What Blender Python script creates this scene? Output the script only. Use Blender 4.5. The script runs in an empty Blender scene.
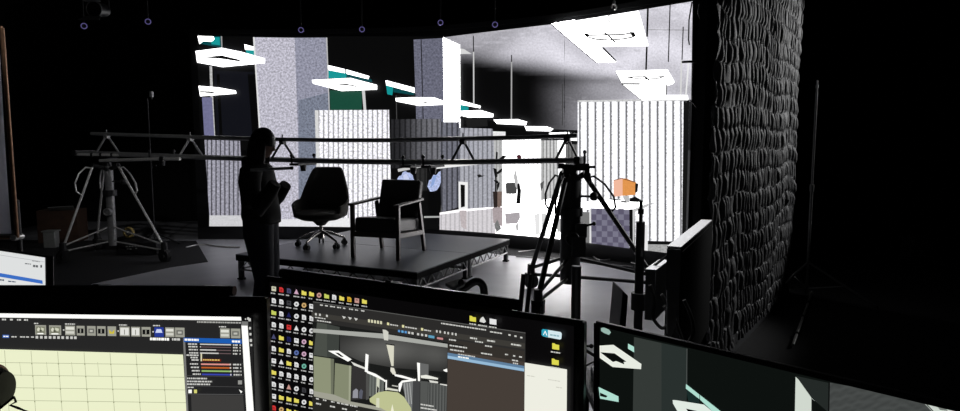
import bpy, math, random
from mathutils import Vector, Matrix
from mathutils.geometry import tessellate_polygon
random.seed(7)
PI = math.pi
C = bpy.context.scene.collection
SC = bpy.context.scene
V = Vector

# ------------------------------------------------------------------ camera
HC, FPX = 1.63, 650.0
PITCH = math.atan(65.5 / FPX)
cam_d = bpy.data.cameras.new('camera'); cam = bpy.data.objects.new('camera', cam_d); C.objects.link(cam)
cam.location = (0, 0, HC); cam.rotation_euler = (PI/2 - PITCH, 0, 0)
cam_d.sensor_width = 36; cam_d.lens = FPX/960*36; cam_d.clip_start = 0.05; cam_d.clip_end = 100
SC.camera = cam
EYE = V((0, 0, HC))
_F = V((0, math.cos(PITCH), -math.sin(PITCH))); _U = V((0, math.sin(PITCH), math.cos(PITCH)))
def ray(px, py):
    return V((1, 0, 0))*((px-480)/FPX) + _U*((205.5-py)/FPX) + _F
def at(px, py, Y):
    """the point of the place seen at a pixel of the photograph, Y metres in front of the viewer"""
    d = ray(px, py); return EYE + d*(Y/d.y)
def gnd(px, py, z=0.0):
    d = ray(px, py); return EYE + d*((z-HC)/d.z)

# ------------------------------------------------------------------ materials
def lin(r, g, b):
    f = lambda c: (c/255)/12.92 if c/255 <= .04045 else ((c/255+.055)/1.055)**2.4
    return (f(r), f(g), f(b))
def mat(name, col, rough=.5, metal=0.0, var=.25, scale=30, bump=0.0, spec=.5, bscale=None, rv=.07):
    m = bpy.data.materials.new(name); m.use_nodes = True
    nt = m.node_tree; n = nt.nodes; b = n['Principled BSDF']
    tc = n.new('ShaderNodeTexCoord'); no = n.new('ShaderNodeTexNoise')
    no.inputs['Scale'].default_value = scale; no.inputs['Detail'].default_value = 4
    nt.links.new(tc.outputs['Object'], no.inputs['Vector'])
    r = n.new('ShaderNodeValToRGB'); c = V(col)
    r.color_ramp.elements[0].position = .3; r.color_ramp.elements[1].position = .7
    r.color_ramp.elements[0].color = (*(c*(1-var)), 1); r.color_ramp.elements[1].color = (*(c*(1+var)), 1)
    nt.links.new(no.outputs['Fac'], r.inputs['Fac']); nt.links.new(r.outputs['Color'], b.inputs['Base Color'])
    mr = n.new('ShaderNodeMapRange'); mr.inputs['To Min'].default_value = max(.02, rough-rv); mr.inputs['To Max'].default_value = min(1, rough+rv)
    nt.links.new(no.outputs['Fac'], mr.inputs['Value']); nt.links.new(mr.outputs['Result'], b.inputs['Roughness'])
    b.inputs['Metallic'].default_value = metal; b.inputs['Specular IOR Level'].default_value = spec
    if bump:
        bp = n.new('ShaderNodeBump'); bp.inputs['Strength'].default_value = bump; bp.inputs['Distance'].default_value = .01
        n2 = n.new('ShaderNodeTexNoise'); n2.inputs['Scale'].default_value = bscale or scale*4; n2.inputs['Detail'].default_value = 3
        nt.links.new(tc.outputs['Object'], n2.inputs['Vector'])
        nt.links.new(n2.outputs['Fac'], bp.inputs['Height']); nt.links.new(bp.outputs['Normal'], b.inputs['Normal'])
    return m
def glow(name, col, strength):
    m = mat(name, tuple(c*.3 for c in col), .4, 0, .05); b = m.node_tree.nodes['Principled BSDF']
    b.inputs['Emission Color'].default_value = (*col, 1); b.inputs['Emission Strength'].default_value = strength
    return m
def picture_mat(name, strength, rough):
    """a lit display: the picture sits in the attributes of its mesh, grain and ribs come from nodes"""
    m = bpy.data.materials.new(name); m.use_nodes = True
    nt = m.node_tree; n = nt.nodes; L = nt.links.new; b = n['Principled BSDF']
    def math_(op, a, c=None, clamp=False):
        x = n.new('ShaderNodeMath'); x.operation = op; x.use_clamp = clamp
        for i, v in enumerate((a, c)):
            if v is None: continue
            if isinstance(v, (int, float)): x.inputs[i].default_value = v
            else: L(v, x.inputs[i])
        return x.outputs[0]
    ac = n.new('ShaderNodeAttribute'); ac.attribute_name = 'Col'
    ap = n.new('ShaderNodeAttribute'); ap.attribute_name = 'Pat'
    sp = n.new('ShaderNodeSeparateColor'); L(ap.outputs['Color'], sp.inputs[0])
    uv = n.new('ShaderNodeUVMap'); uv.uv_map = 'UVMap'
    su = n.new('ShaderNodeSeparateXYZ'); L(uv.outputs[0], su.inputs[0])
    no = n.new('ShaderNodeTexNoise'); no.inputs['Scale'].default_value = 48; no.inputs['Detail'].default_value = 2
    no.inputs['Roughness'].default_value = .7; L(uv.outputs[0], no.inputs['Vector'])
    g = math_('MULTIPLY', math_('SUBTRACT', no.outputs['Fac'], .5), 7.0)
    g = math_('ADD', math_('MULTIPLY', g, sp.outputs[0]), 1.0)
    wob = math_('MULTIPLY', math_('SUBTRACT', no.outputs['Fac'], .5), .9)
    ph = math_('DIVIDE', math_('MULTIPLY', su.outputs[0], 100.0), math_('MULTIPLY', sp.outputs[2], 20.0))
    cs = math_('COSINE', math_('ADD', math_('MULTIPLY', ph, 2*PI), wob))
    line = math_('POWER', math_('ADD', math_('MULTIPLY', cs, .5), .5), 4.0)
    rib = math_('SUBTRACT', 1.0, math_('MULTIPLY', line, sp.outputs[1]), True)
    k = math_('MAXIMUM', math_('MULTIPLY', g, rib), .0)
    vm = n.new('ShaderNodeVectorMath'); vm.operation = 'SCALE'; L(ac.outputs['Color'], vm.inputs[0]); L(k, vm.inputs[3])
    b.inputs['Base Color'].default_value = (.006, .006, .007, 1); b.inputs['Roughness'].default_value = rough
    b.inputs['Specular IOR Level'].default_value = .15
    L(vm.outputs[0], b.inputs['Emission Color']); b.inputs['Emission Strength'].default_value = strength
    return m

# ------------------------------------------------------------------ mesh collector
class MB:
    def __init__(s): s.v = []; s.f = []
    def add(s, vs, fs):
        k = len(s.v); s.v += [V(p) for p in vs]; s.f += [tuple(i+k for i in f) for f in fs]; return s
    def box(s, c, size, R=None):
        c = V(c); x, y, z = (q/2 for q in size)
        vs = [V((i*x, j*y, k*z)) for k in (-1, 1) for j in (-1, 1) for i in (-1, 1)]
        if R is not None: vs = [R @ p for p in vs]
        return s.add([c+p for p in vs], [(0,2,3,1),(4,5,7,6),(0,1,5,4),(2,6,7,3),(0,4,6,2),(1,3,7,5)])
    def beam(s, p, q, w, h, up=(0,0,1)):
        p, q = V(p), V(q); d = (q-p).normalized(); up = V(up)
        if abs(d.dot(up)) > .98: up = V((1, 0, 0))
        a = d.cross(up).normalized(); b = a.cross(d)
        r = [(-w/2,-h/2),(w/2,-h/2),(w/2,h/2),(-w/2,h/2)]
        vs = [p+a*i+b*j for i, j in r] + [q+a*i+b*j for i, j in r]
        return s.add(vs, [(3,2,1,0),(4,5,6,7),(0,1,5,4),(1,2,6,5),(2,3,7,6),(3,0,4,7)])
    def tube(s, pts, r, n=10, cap=True, closed=False):
        pts = [V(p) for p in pts]; m = len(pts); rs = r if isinstance(r, (list, tuple)) else [r]*m
        up = None; vs = []
        for i, p in enumerate(pts):
            if closed: d = pts[(i+1) % m]-pts[i-1]
            else: d = pts[min(i+1, m-1)]-pts[max(i-1, 0)]
            d = d.normalized() if d.length > 1e-9 else V((0,0,1))
            if up is None: up = d.cross(V((0,0,1)) if abs(d.z) < .9 else V((1,0,0))).normalized()
            up = (up - d*up.dot(d)); up = up.normalized() if up.length > 1e-6 else d.orthogonal().normalized()
            w = d.cross(up)
            vs += [p+(up*math.cos(2*PI*k/n)+w*math.sin(2*PI*k/n))*rs[i] for k in range(n)]
        fs = []
        for i in range(m if closed else m-1):
            a, b = i*n, ((i+1) % m)*n
            fs += [(a+k, a+(k+1) % n, b+(k+1) % n, b+k) for k in range(n)]
        if cap and not closed: fs += [tuple(range(n))[::-1], tuple(range((m-1)*n, m*n))]
        return s.add(vs, fs)
    def cyl(s, p, q, r, r2=None, n=16): return s.tube([p, q], [r, r if r2 is None else r2], n)
    def lathe(s, prof, c=(0,0,0), n=24, M=None):
        vs = []; c = V(c)
        for r, z in prof:
            for k in range(n):
                p = V((r*math.cos(2*PI*k/n), r*math.sin(2*PI*k/n), z)); vs.append(c+(M @ p if M is not None else p))
        m = len(prof); fs = []
        for i in range(m-1):
            fs += [(i*n+k, i*n+(k+1) % n, (i+1)*n+(k+1) % n, (i+1)*n+k) for k in range(n)]
        fs += [tuple(range(n))[::-1], tuple(range((m-1)*n, m*n))]
        return s.add(vs, fs)
    def torus(s, c, R, r, axis=(0,0,1), n=28, m=10, a0=0, a1=2*PI):
        q = V((0,0,1)).rotation_difference(V(axis)); c = V(c); full = abs(a1-a0-2*PI) < 1e-6
        pts = [c+q @ V((R*math.cos(a0+(a1-a0)*k/n), R*math.sin(a0+(a1-a0)*k/n), 0)) for k in range(n+(0 if full else 1))]
        return s.tube(pts, r, m, closed=full)
    def ball(s, c, r, n=16, sc=(1,1,1)):
        prof = [(max(1e-4, math.sin(PI*i/10))*r, -math.cos(PI*i/10)*r) for i in range(11)]
        return s.lathe(prof, c, n, Matrix.Diagonal(V(sc)))
    def prism(s, poly, vec):
        n = len(poly); vec = V(vec); vs = [V(p) for p in poly]; vs += [p+vec for p in vs]
        return s.add(vs, [tuple(range(n))[::-1], tuple(range(n, 2*n))]+[(i, (i+1) % n, n+(i+1) % n, n+i) for i in range(n)])
    def grid(s, fn, nu, nv):
        vs = [fn(i/nu, j/nv) for j in range(nv+1) for i in range(nu+1)]; w = nu+1
        return s.add(vs, [(j*w+i, j*w+i+1, (j+1)*w+i+1, (j+1)*w+i) for j in range(nv) for i in range(nu)])
    def build(s, name, m, parent=None, bevel=0, smooth=True, world=False, solid=0, subsurf=0, kind=None, label=None):
        vs = s.v
        if world and parent is not None:
            r = parent
            while r.parent: r = r.parent
            I = r.matrix_basis.inverted(); vs = [I @ p for p in vs]
        me = bpy.data.meshes.new(name); me.from_pydata([tuple(p) for p in vs], [], s.f); me.update()
        import bmesh
        bm = bmesh.new(); bm.from_mesh(me); bmesh.ops.recalc_face_normals(bm, faces=bm.faces); bm.to_mesh(me); bm.free()
        if m: me.materials.append(m)
        if smooth:
            me.polygons.foreach_set('use_smooth', [True]*len(me.polygons)); me.set_sharp_from_angle(angle=math.radians(38))
        o = bpy.data.objects.new(name, me); C.objects.link(o)
        if parent is not None: o.parent = parent
        if solid:
            d = o.modifiers.new('solid', 'SOLIDIFY'); d.thickness = solid; d.offset = 0
        if bevel:
            d = o.modifiers.new('bevel', 'BEVEL'); d.width = bevel; d.segments = 2; d.limit_method = 'ANGLE'
        if subsurf:
            d = o.modifiers.new('sub', 'SUBSURF'); d.levels = subsurf; d.render_levels = subsurf
        if kind: o['kind'] = kind
        if label: o['label'] = label
        return o
def tag(o, label, cat, group=None):
    o['label'] = label; o['category'] = cat
    if group: o['group'] = group
    return o
def thing(name, label, cat, loc=(0,0,0), rz=0, group=None):
    o = bpy.data.objects.new(name, None); C.objects.link(o); o.empty_display_size = .1
    o.location = loc; o.rotation_euler = (0, 0, rz)
    o.matrix_basis = Matrix.Translation(V(loc)) @ Matrix.Rotation(rz, 4, 'Z')
    return tag(o, label, cat, group)
def copy_tree(o, parent=None):
    c = o.copy(); C.objects.link(c)
    if parent is not None: c.parent = parent
    for ch in [x for x in C.objects if x.parent == o]: copy_tree(ch, c)
    return c
def struct(o): o['kind'] = 'structure'; return o

# ------------------------------------------------------------------ pictures on displays
def clip_half(poly, ax, lim, keep_less):
    out = []
    for i in range(len(poly)):
        a, b = poly[i-1], poly[i]
        ia = (a[ax] <= lim) == keep_less; ib = (b[ax] <= lim) == keep_less
        if ia != ib:
            t = (lim-a[ax])/(b[ax]-a[ax]); out.append((a[0]+(b[0]-a[0])*t, a[1]+(b[1]-a[1])*t))
        if ib: out.append(b)
    return out
class Pic:
    """a picture shown on a display surface; hit(px, py, layer) gives the point of that surface"""
    def __init__(s, hit, sx=None): s.hit = hit; s.sx = sx; s.v = []; s.f = []; s.uv = []; s.c = []; s.p = []; s.layer = 1
    def poly(s, pts, col, speck=0.0, rib=0.0, period=8.0, layer=None, sy=None, sx=None):
        lay = s.layer if layer is None else layer
        if layer is None: s.layer += 1
        fn = col if callable(col) else None; sx = sx or s.sx
        tris = [[pts[i] for i in t] for t in tessellate_polygon([[V((x, y, 0)) for x, y in pts]])]
        for t in tris:
            cells = [t]
            for ax, st in ((0, sx), (1, sy)):
                if not st: continue
                nxt = []
                for c in cells:
                    lo = min(p[ax] for p in c); hi = max(p[ax] for p in c); k = math.floor(lo/st)
                    while k*st < hi:
                        q = clip_half(clip_half(c, ax, k*st, False), ax, (k+1)*st, True)
                        if len(q) > 2: nxt.append(q)
                        k += 1
                cells = nxt
            for c in cells:
                k = len(s.v); s.f.append(tuple(range(k, k+len(c))))
                for x, y in c:
                    s.v.append(s.hit(x, y, lay)); s.uv.append((x/100, -y/100))
                    s.c.append((*(fn(x, y) if fn else col), 1)); s.p.append((speck, rib, period/20, 1))
        return s
    def para(s, x, y, w, h, col, sl=0.0, lean=0.0, **k):
        return s.poly([(x, y), (x+w, y+w*sl), (x+w+lean*h, y+w*sl+h), (x+lean*h, y+h)], col, **k)
    def line(s, x0, y0, x1, y1, w, col, **k):
        d = V((x1-x0, y1-y0)); n = V((-d.y, d.x)).normalized()*w/2
        return s.poly([(x0-n.x, y0-n.y), (x1-n.x, y1-n.y), (x1+n.x, y1+n.y), (x0+n.x, y0+n.y)], col, **k)
    def words(s, x, y, w, h, col, sl=0.0, layer=None):
        """lettering too small to read in the photograph: strokes of uneven length"""
        lay = s.layer if layer is None else layer
        e = x+w
        while x < e-.5:
            d = min(random.uniform(1.2, 3.6), e-x); s.para(x, y, d, h, col, sl, layer=lay); y += (d+.5)*sl; x += d+.5
        if layer is None: s.layer += 1
        return s
    def build(s, name, m, parent):
        r = parent
        while r.parent: r = r.parent
        I = r.matrix_basis.inverted()
        me = bpy.data.meshes.new(name); me.from_pydata([tuple(I @ p) for p in s.v], [], s.f); me.update()
        order = [v for f in s.f for v in f]
        ul = me.uv_layers.new(name='UVMap'); ul.data.foreach_set('uv', [q for i in order for q in s.uv[i]])
        for nm, dat in (('Col', s.c), ('Pat', s.p)):
            a = me.color_attributes.new(nm, 'FLOAT_COLOR', 'CORNER'); a.data.foreach_set('color', [q for i in order for q in dat[i]])
        me.materials.append(m)
        o = bpy.data.objects.new(name, me); C.objects.link(o); o.parent = parent
        return o
# ------------------------------------------------------------------ materials used
BLACK = mat('black_metal', (.012, .012, .013), .42, .0, .2)
BLKPLA = mat('black_plastic', (.010, .010, .011), .33, 0, .2)
RAIL = mat('dark_anodised_tube', (.28, .28, .28), .34, .4, .15)
STEEL = mat('bare_steel', (.8, .79, .77), .32, .5, .1)
CHROME = mat('polished_steel', (.62, .6, .57), .18, 1, .05)
ALU = mat('pale_aluminium', (.55, .56, .57), .45, .6, .08)
RUBBER = mat('black_rubber', (.008, .008, .008), .75, 0, .2)
VINYL = mat('grey_stage_vinyl', (.62, .62, .66), .36, 0, .07, 3, .03, bscale=40, rv=.015)
CARPET = mat('black_carpet', (.016, .016, .017), .95, 0, .3, 60, .4)
DECK = mat('dark_grey_deck_sheet', (.085, .089, .099), .4, 0, .18, 8, .08, bscale=60)
WALLM = mat('black_drape_wall', (.006, .006, .006), .95, 0, .3, 8)
LEATHER = mat('black_leather', (.014, .013, .013), .42, 0, .25, 40, .25)
FELT = mat('charcoal_felt', (.05, .047, .042), .85, 0, .2, 80, .3)
WOOD = mat('dark_stained_wood', (.035, .02, .015), .38, 0, .35, 12)
JACKET = mat('black_jacket_cloth', (.004, .004, .0045), .9, 0, .3, 50, .3)
DENIM = mat('dark_denim', (.014, .017, .026), .85, 0, .25, 90, .2)
SKIN = mat('skin', (.32, .19, .14), .5, 0, .08)
HAIR = mat('black_hair', (.008, .007, .007), .45, 0, .3, 60)
DRAPE = mat('black_quilt_cloth', (.10, .10, .105), .62, 0, .3, 40, .3)
WHITECLOTH = mat('white_diffusion_cloth', (.62, .62, .66), .9, 0, .08, 12, .3)
_n = WHITECLOTH.node_tree; _b = _n.nodes['Principled BSDF']; _t = _n.nodes.new('ShaderNodeBsdfTranslucent'); _m = _n.nodes.new('ShaderNodeMixShader'); _t.inputs['Color'].default_value = (.85,.85,.9,1)
_n.links.new(_b.outputs[0], _m.inputs[1]); _n.links.new(_t.outputs[0], _m.inputs[2]); _m.inputs[0].default_value = .7; _n.links.new(_m.outputs[0], _n.nodes['Material Output'].inputs['Surface'])
BRASS = mat('worn_bronze_pole', (.30, .17, .10), .4, .7, .2)
CARD = mat('brown_cardboard', (.07, .036, .022), .85, 0, .2, 12)
BIN = mat('grey_plastic_bin', (.30, .31, .30), .6, 0, .12)
YELLOW = mat('yellow_tape', (.55, .42, .14), .6, 0, .15)
LIT_EDGE = mat('pale_lit_edge', (.88, .88, .9), .35, 0, .03)  # pale colour stands in for light catching the display tops
MATTE = mat('matte_black_panel', (.004, .004, .004), .9, 0, .2, spec=.08)
GREYBOX = mat('grey_box_plastic', (.06, .062, .066), .55, 0, .15)
RED = mat('red_plastic', (.25, .02, .03), .4, 0, .1)
PAPER = mat('white_sheet', (.75, .75, .74), .7, 0, .05)
VIOLET = glow('violet_ring_glow', (.42, .36, .95), .2)

# ------------------------------------------------------------------ room shell
X0, X1, Y0, Y1, ZC = -8.5, 8.5, -2.5, 13.0, 4.6
struct(MB().box(((X0+X1)/2, (Y0+Y1)/2, -.1), (X1-X0+.4, Y1-Y0+.4, .2)).build('floor', VINYL))
struct(MB().box(((X0+X1)/2, (Y0+Y1)/2, ZC+.1), (X1-X0+.4, Y1-Y0+.4, .2)).build('ceiling', WALLM))
struct(MB().box(((X0+X1)/2, Y1+.1, ZC/2), (X1-X0+.4, .2, ZC)).build('wall_back', WALLM))
struct(MB().box(((X0+X1)/2, Y0-.1, ZC/2), (X1-X0+.4, .2, ZC)).build('wall_front', WALLM))
struct(MB().box((X0-.1, (Y0+Y1)/2, ZC/2), (.2, Y1-Y0, ZC)).build('wall_left', WALLM))
struct(MB().box((X1+.1, (Y0+Y1)/2, ZC/2), (.2, Y1-Y0, ZC)).build('wall_right', WALLM))

# ------------------------------------------------------------------ LED wall
LZ0, LZ1 = .213, 3.32
ctrl = [(-5.6,10.66), (-4.66,10.65), (-3.4,10.65), (-2.4,10.6), (-1.5,10.48), (-.63,10.27), (.3,9.83), (1.05,9.38), (1.55,8.95), (2.05,8.45), (2.57,7.97), (3.0,7.6)]
curve = []
for i in range(1, len(ctrl)-2):
    p0, p1, p2, p3 = (V(q) for q in ctrl[i-1:i+3])
    for k in range(16):
        t = k/16
        curve.append(.5*((2*p1)+(p2-p0)*t+(2*p0-5*p1+4*p2-p3)*t*t+(3*p1-p0-3*p2+p3)*t**3))
curve.append(V(ctrl[-2]))
ratios = [p.x/p.y for p in curve]
def led_normal(i):
    d = (curve[min(i+1, len(curve)-1)]-curve[max(i-1, 0)]).normalized(); return V((d.y, -d.x))   # towards the stage
import bisect
def led_hit(px, py, lay=0):
    d = ray(px+.7, py+.3); m = min(max(d.x/d.y, ratios[0]), ratios[-1])
    k = min(max(bisect.bisect_right(ratios, m)-1, 0), len(curve)-2)
    t = (m-ratios[k])/(ratios[k+1]-ratios[k]); p = curve[k].lerp(curve[k+1], t); n = led_normal(k).lerp(led_normal(k+1), t)
    z = HC + d.z*p.y/d.y
    p = p+n*(.002+.0006*lay)
    return V((p.x, p.y, min(max(z, LZ0), LZ1)))
led = thing('led_wall', 'large curved video wall showing a grey office with ribbed panels and square lamps', 'video wall', (curve[60].x, curve[60].y, 0))
def ribbon(off0, off1, z0, z1, a=0, b=None):
    """a slab that follows the curve of the wall"""
    m = MB(); idx = list(range(a, (len(curve) if b is None else b), 2)); vs = []; fs = []
    for i in idx:
        n = led_normal(i); p = curve[i]; q0 = p+n*off0; q1 = p+n*off1
        vs += [(q0.x,q0.y,z0), (q1.x,q1.y,z0), (q1.x,q1.y,z1), (q0.x,q0.y,z1)]
    for k in range(len(idx)-1):
        o = k*4
        for j in range(4): fs.append((o+j, o+(j+1) % 4, o+4+(j+1) % 4, o+4+j))
    fs += [(0,1,2,3), tuple(len(idx)*4-4+j for j in (3,2,1,0))]
    return m.add(vs, fs)
ribbon(-.10, 0, LZ0, LZ1).build('cabinet_row', BLKPLA, led, world=True)
ribbon(-.12, .015, .0, LZ0-.004).build('plinth', BLACK, led, world=True)
ribbon(-.11, .012, LZ1+.002, LZ1+.07).build('top_rail', BLACK, led, world=True)
fr = MB()
for i in range(4, len(curve), 20):
    n = led_normal(i); p = curve[i]-n*.12; q = curve[i]-n*.95
    fr.beam((p.x,p.y,.01), (p.x,p.y,LZ1), .05, .05); fr.beam((p.x,p.y,2.3), (q.x,q.y,.03), .04, .04); fr.beam((p.x,p.y,.03), (q.x,q.y,.03), .05, .05)
fr.build('rear_frame', BLACK, led, world=True)

W = (3.2,)*3; WB = (14.0,)*3
def g(v): l = lin(v, v, v)[0]; return (l, l, l)
P = Pic(led_hit, 7.0)
def sst(a, b, x):
    t = min(max((x-a)/(b-a), 0), 1); return t*t*(3-2*t)
# dark room behind, ceiling with its streaks
P.poly([(196,36),(443,36),(470,34),(692,0),(690,110),(690,150),(440,150),(200,150)], g(8), layer=1)
def ceil_col(x, y):
    e = 53+(x-470)*.165
    up = 1-sst(e-9, e+13, y)
    lo = sst(528, 640, x)*sst(66-(x-600)*.05, 92, y)*.75
    rt = sst(600, 665, x)*.55
    b = max(up, lo, rt); h = .50+.34*sst(470, 570, x)
    st = .86+.14*math.sin(y*1.7+math.sin(x*.05)*2)
    return (.93*b*h*st+.002, .91*b*h*st+.002, 1.0*b*h*st+.002)
P.poly([(444,37),(470,33.6),(560,23),(692,1),(690.5,101),(579,101),(579,130),(506,128),(462,112),(459,50)], ceil_col, speck=.10, layer=2, sy=4, sx=6)
P.layer = 3
teal = lin(20,150,150); dteal = lin(6,70,75)
# left bay
P.poly([(213,70),(256,72),(262,138),(216,138)], lin(17,18,24)).poly([(216,74),(219,74),(222,138),(219,138)], g(6)).poly([(247,74),(256,74),(261,138),(252,138)], g(6))
P.poly([(198,36),(221,36),(222,47),(212,46),(199.5,43.5)], dteal).poly([(209,37),(219,37),(219.5,45),(211,44)], teal).poly([(197,35.6),(213,36.2),(214,39),(211,41.5),(203,41),(199,44)], W)
P.poly([(220.2,36),(221.6,36),(222,49),(220.8,49)], g(150))
P.poly([(245,49),(254,50),(256,56),(246,54)], teal).poly([(243.8,44),(253,46.5),(254,50),(244.6,49.5)], W)
P.poly([(209,66),(211.6,66),(212.6,96),(214.8,138),(212,138),(210,96)], g(185), speck=.25)
P.poly([(201.5,97),(211.5,97),(214,138),(204,138)], lin(112,112,146), speck=.1)
P.poly([(204,139.5),(239.5,140.5),(243.5,215.5),(209,215.5)], lin(160,159,172), .3, .92, 4.4)
P.poly([(209,215),(243.5,215),(250,221),(251,230),(209,230)], lin(205,205,208), .08)
# broad speckled column
P.poly([(253,37),(294.3,37.6),(297.5,136),(298,219),(262,219),(258,120)], lin(188,186,199), .34)
P.poly([(294.3,37.6),(326.2,37.4),(329,136),(331,219),(298,219),(297.5,136)], lin(146,147,164), .30)
P.poly([(298,100),(329,92),(331,219),(299,219)], lin(120,126,142), .32)
P.poly([(252.6,37),(254.2,37),(260.5,136),(259,136)], g(225)); P.poly([(325.6,37.4),(326.8,37.4),(329.3,110),(328.3,110)], g(190))
# strip windows and green glazing
P.poly([(328,69.5),(346,73),(346,78.5),(328,78)], teal).poly([(346,73.5),(371,79),(372,82),(346,79)], dteal)
P.poly([(327.6,65),(344.6,69),(344.8,73),(327.8,69.8)], W).poly([(346,69.3),(369,76),(368,79),(346,73.6)], W)
P.poly([(329.3,90),(361.5,91),(361.5,110.5),(330,110.5)], lin(26,74,58), .05).poly([(361.5,90.5),(364.6,90.5),(366,111),(363.4,111)], g(205))
P.poly([(385.6,84),(393,86.5),(392,95),(387,94)], teal).poly([(393,88),(414,92),(414,95),(393,92)], dteal).poly([(385.2,80),(414.2,87.6),(414.4,92.6),(386,85)], W)
P.poly([(395.5,95),(396.3,95),(396.8,119),(396,119)], g(70))
# second column with its lit white side
P.poly([(413.3,39.5),(443,38),(444,124),(416,120)], lin(104,105,121), .30).poly([(420.4,39.3),(421.3,39.3),(423.4,119),(422.5,119)], g(18))
P.poly([(443,37.4),(459.6,44.8),(459.8,127.5),(444,122.5)], WB)
P.poly([(460,48.2),(464,49),(471.6,53.6),(460,54)], g(215))
P.poly([(460,104),(468.5,107),(468.5,110.5),(460.5,110)], teal).poly([(460,99.8),(480.5,105.6),(480.4,108),(460,104.4)], W)
# white ribbed panel
P.poly([(315,110),(388.8,109.6),(391.5,222),(318,222)], (1.0,.99,1.05), .34, .72, 4.9)
P.poly([(314.6,110),(318,110),(321,222),(317.4,222)], g(215), .08)
P.poly([(318,217.5),(391,217.5),(395,229.5),(300,228),(297,218)], lin(236,236,238), .05); P.poly([(250,219),(318,218.5),(318,228.2),(250,228)], lin(228,228,232), .06)
# dark recess, desk and two seated workers in pale blue shirts
P.poly([(390,119),(441,118.5),(443,231),(391.5,230)], g(10))
def dk(x, y): k = .02+.16*sst(396, 440, x); return (k, k, k*1.12)
P.poly([(391,119),(440.5,118.5),(441,166),(391.5,168)], dk, .2, .75, 5.4, sx=5)
P.poly([(416,168),(427,168),(427,190),(417,190)], g(45), .2, .7, 5)
P.poly([(397.6,168.6),(420.5,164.8),(421,167),(398,171.5)], g(200))
blue = lin(176,188,226)
P.poly([(396.6,182),(397.4,178),(399,175.6),(401.4,175),(402.4,172),(405,170.8),(407.4,172),(410.4,172.4),(412.6,175),(413.2,178),(414.4,180),(414,184),(397,184)], blue, .22).poly([(403,175),(406,173),(409,178),(408,184),(404,184)], lin(200,208,236))
P.poly([(427.4,186),(429,180),(431.4,178.6),(433.4,174.4),(436.6,174.8),(438.6,171.6),(441.2,170.6),(441.6,180),(439.6,185.6),(437,189.6),(433,191.6),(430,191)], blue, .24).poly([(427.6,172.4),(430,170.4),(432.6,171.6),(432.4,175.6),(430,178.6),(428,178)], g(14)).poly([(433,176),(437,174),(434,184),(430,188)], lin(140,165,215))
P.poly([(427.5,192),(438,190),(442.5,184),(444,190),(443,214),(429,215)], g(6)).poly([(441.6,196),(443,196),(442.4,213),(441,213)], g(150))
P.poly([(424,215.6),(443,215.4),(443,217),(424,217.4)], g(170))
# row of grey panels going back to the right
P.poly([(440,121.5),(459.8,121.5),(461,206),(441.5,212)], lin(112,113,124), .2, .85, 5.2)
P.poly([(459.6,127.6),(493.6,128.4),(497,206),(460.5,210)], lin(172,173,182), .16, .62, 4.6)
P.poly([(493.4,131),(506,131.4),(506,137),(493.6,137)], g(235), .1).poly([(494,138),(503,138),(503,206),(496,206)], g(190), .12, .45, 3.6)
P.poly([(503,139),(541,139),(541,203),(503,207)], (3.0,)*3, 0, .4, 4.6)
P.poly([(520,140),(542,140),(542,201),(520,203)], (2.2,)*3, .03, .6, 4.6)
P.poly([(541,140),(562,140),(560,199),(541,201)], g(205), .1, .8, 3.6)
P.poly([(558,140),(568,140),(567,196),(559,198)], (1.6,)*3).poly([(566.5,144),(579,144),(578.5,198),(566,197)], g(120), .15, .85, 3.2).poly([(566,139),(580,138),(580,144),(566,144)], g(8))
P.poly([(440,116.8),(494,121),(507,127),(580,130),(580,139),(506,138.8),(506,131.2),(493,130.8),(493,128.2),(468,127.6),(467,117)], g(7))
P.poly([(430,165.5),(500,160.6),(500,162),(430,169.2)], g(240))
P.poly([(459,181),(468.4,181.8),(468.2,209.5),(459.2,210)], g(240)).poly([(461,184),(465.4,184.6),(465.4,206),(461.4,207)], g(12))
P.poly([(477.5,174.6),(480.5,173.8),(482,175),(486,175.2),(482,176.4),(479,177.2)], g(25))
# plant in its tub, grey chair, standing figure
P.poly([(493.4,191),(502.4,191),(502,207),(494.2,207)], lin(120,102,94), .15).poly([(493.4,191),(498,191),(498,207),(494.2,207)], lin(44,36,33))
for a in ([(493.6,167.5),(497,168.5),(498,176),(495.5,177.5)], [(497,172),(503.4,167),(502,171.5),(498,174)], [(494,179.5),(498,180),(500,183.5),(496,183)], [(496.4,151),(498.2,152),(497.8,160),(496,160)], [(499.5,158.5),(503.5,155),(507,155.6),(502.5,160.6)], [(495.5,176),(497,176),(497,191.5),(495.3,191.5)], [(497.2,184),(500.2,181.6),(499.6,186),(497.6,191)]):
    P.poly(a, g(16), layer=60)
P.layer = 61
P.poly([(506,183.5),(507.6,182.2),(516.8,182.2),(517.6,184),(517,193.2),(506.6,193.4)], g(74)).poly([(510,193),(511,193),(511,201),(510,201)], g(150)).poly([(513,193),(514,193),(514,201),(513,201)], g(150))
P.poly([(514,176),(516,168),(518.6,180),(518.4,190),(516,186)], g(190)).poly([(517.8,184),(519.6,182),(521.6,190),(520.8,203),(516.6,203),(517.8,192)], g(14))
P.poly([(517,155.4),(519.5,154),(522,155.6),(521.6,158.6),(518,158.8)], lin(74,34,42)).poly([(540.6,183),(544.8,180.5),(544,186),(541.4,191)], g(90))
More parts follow.
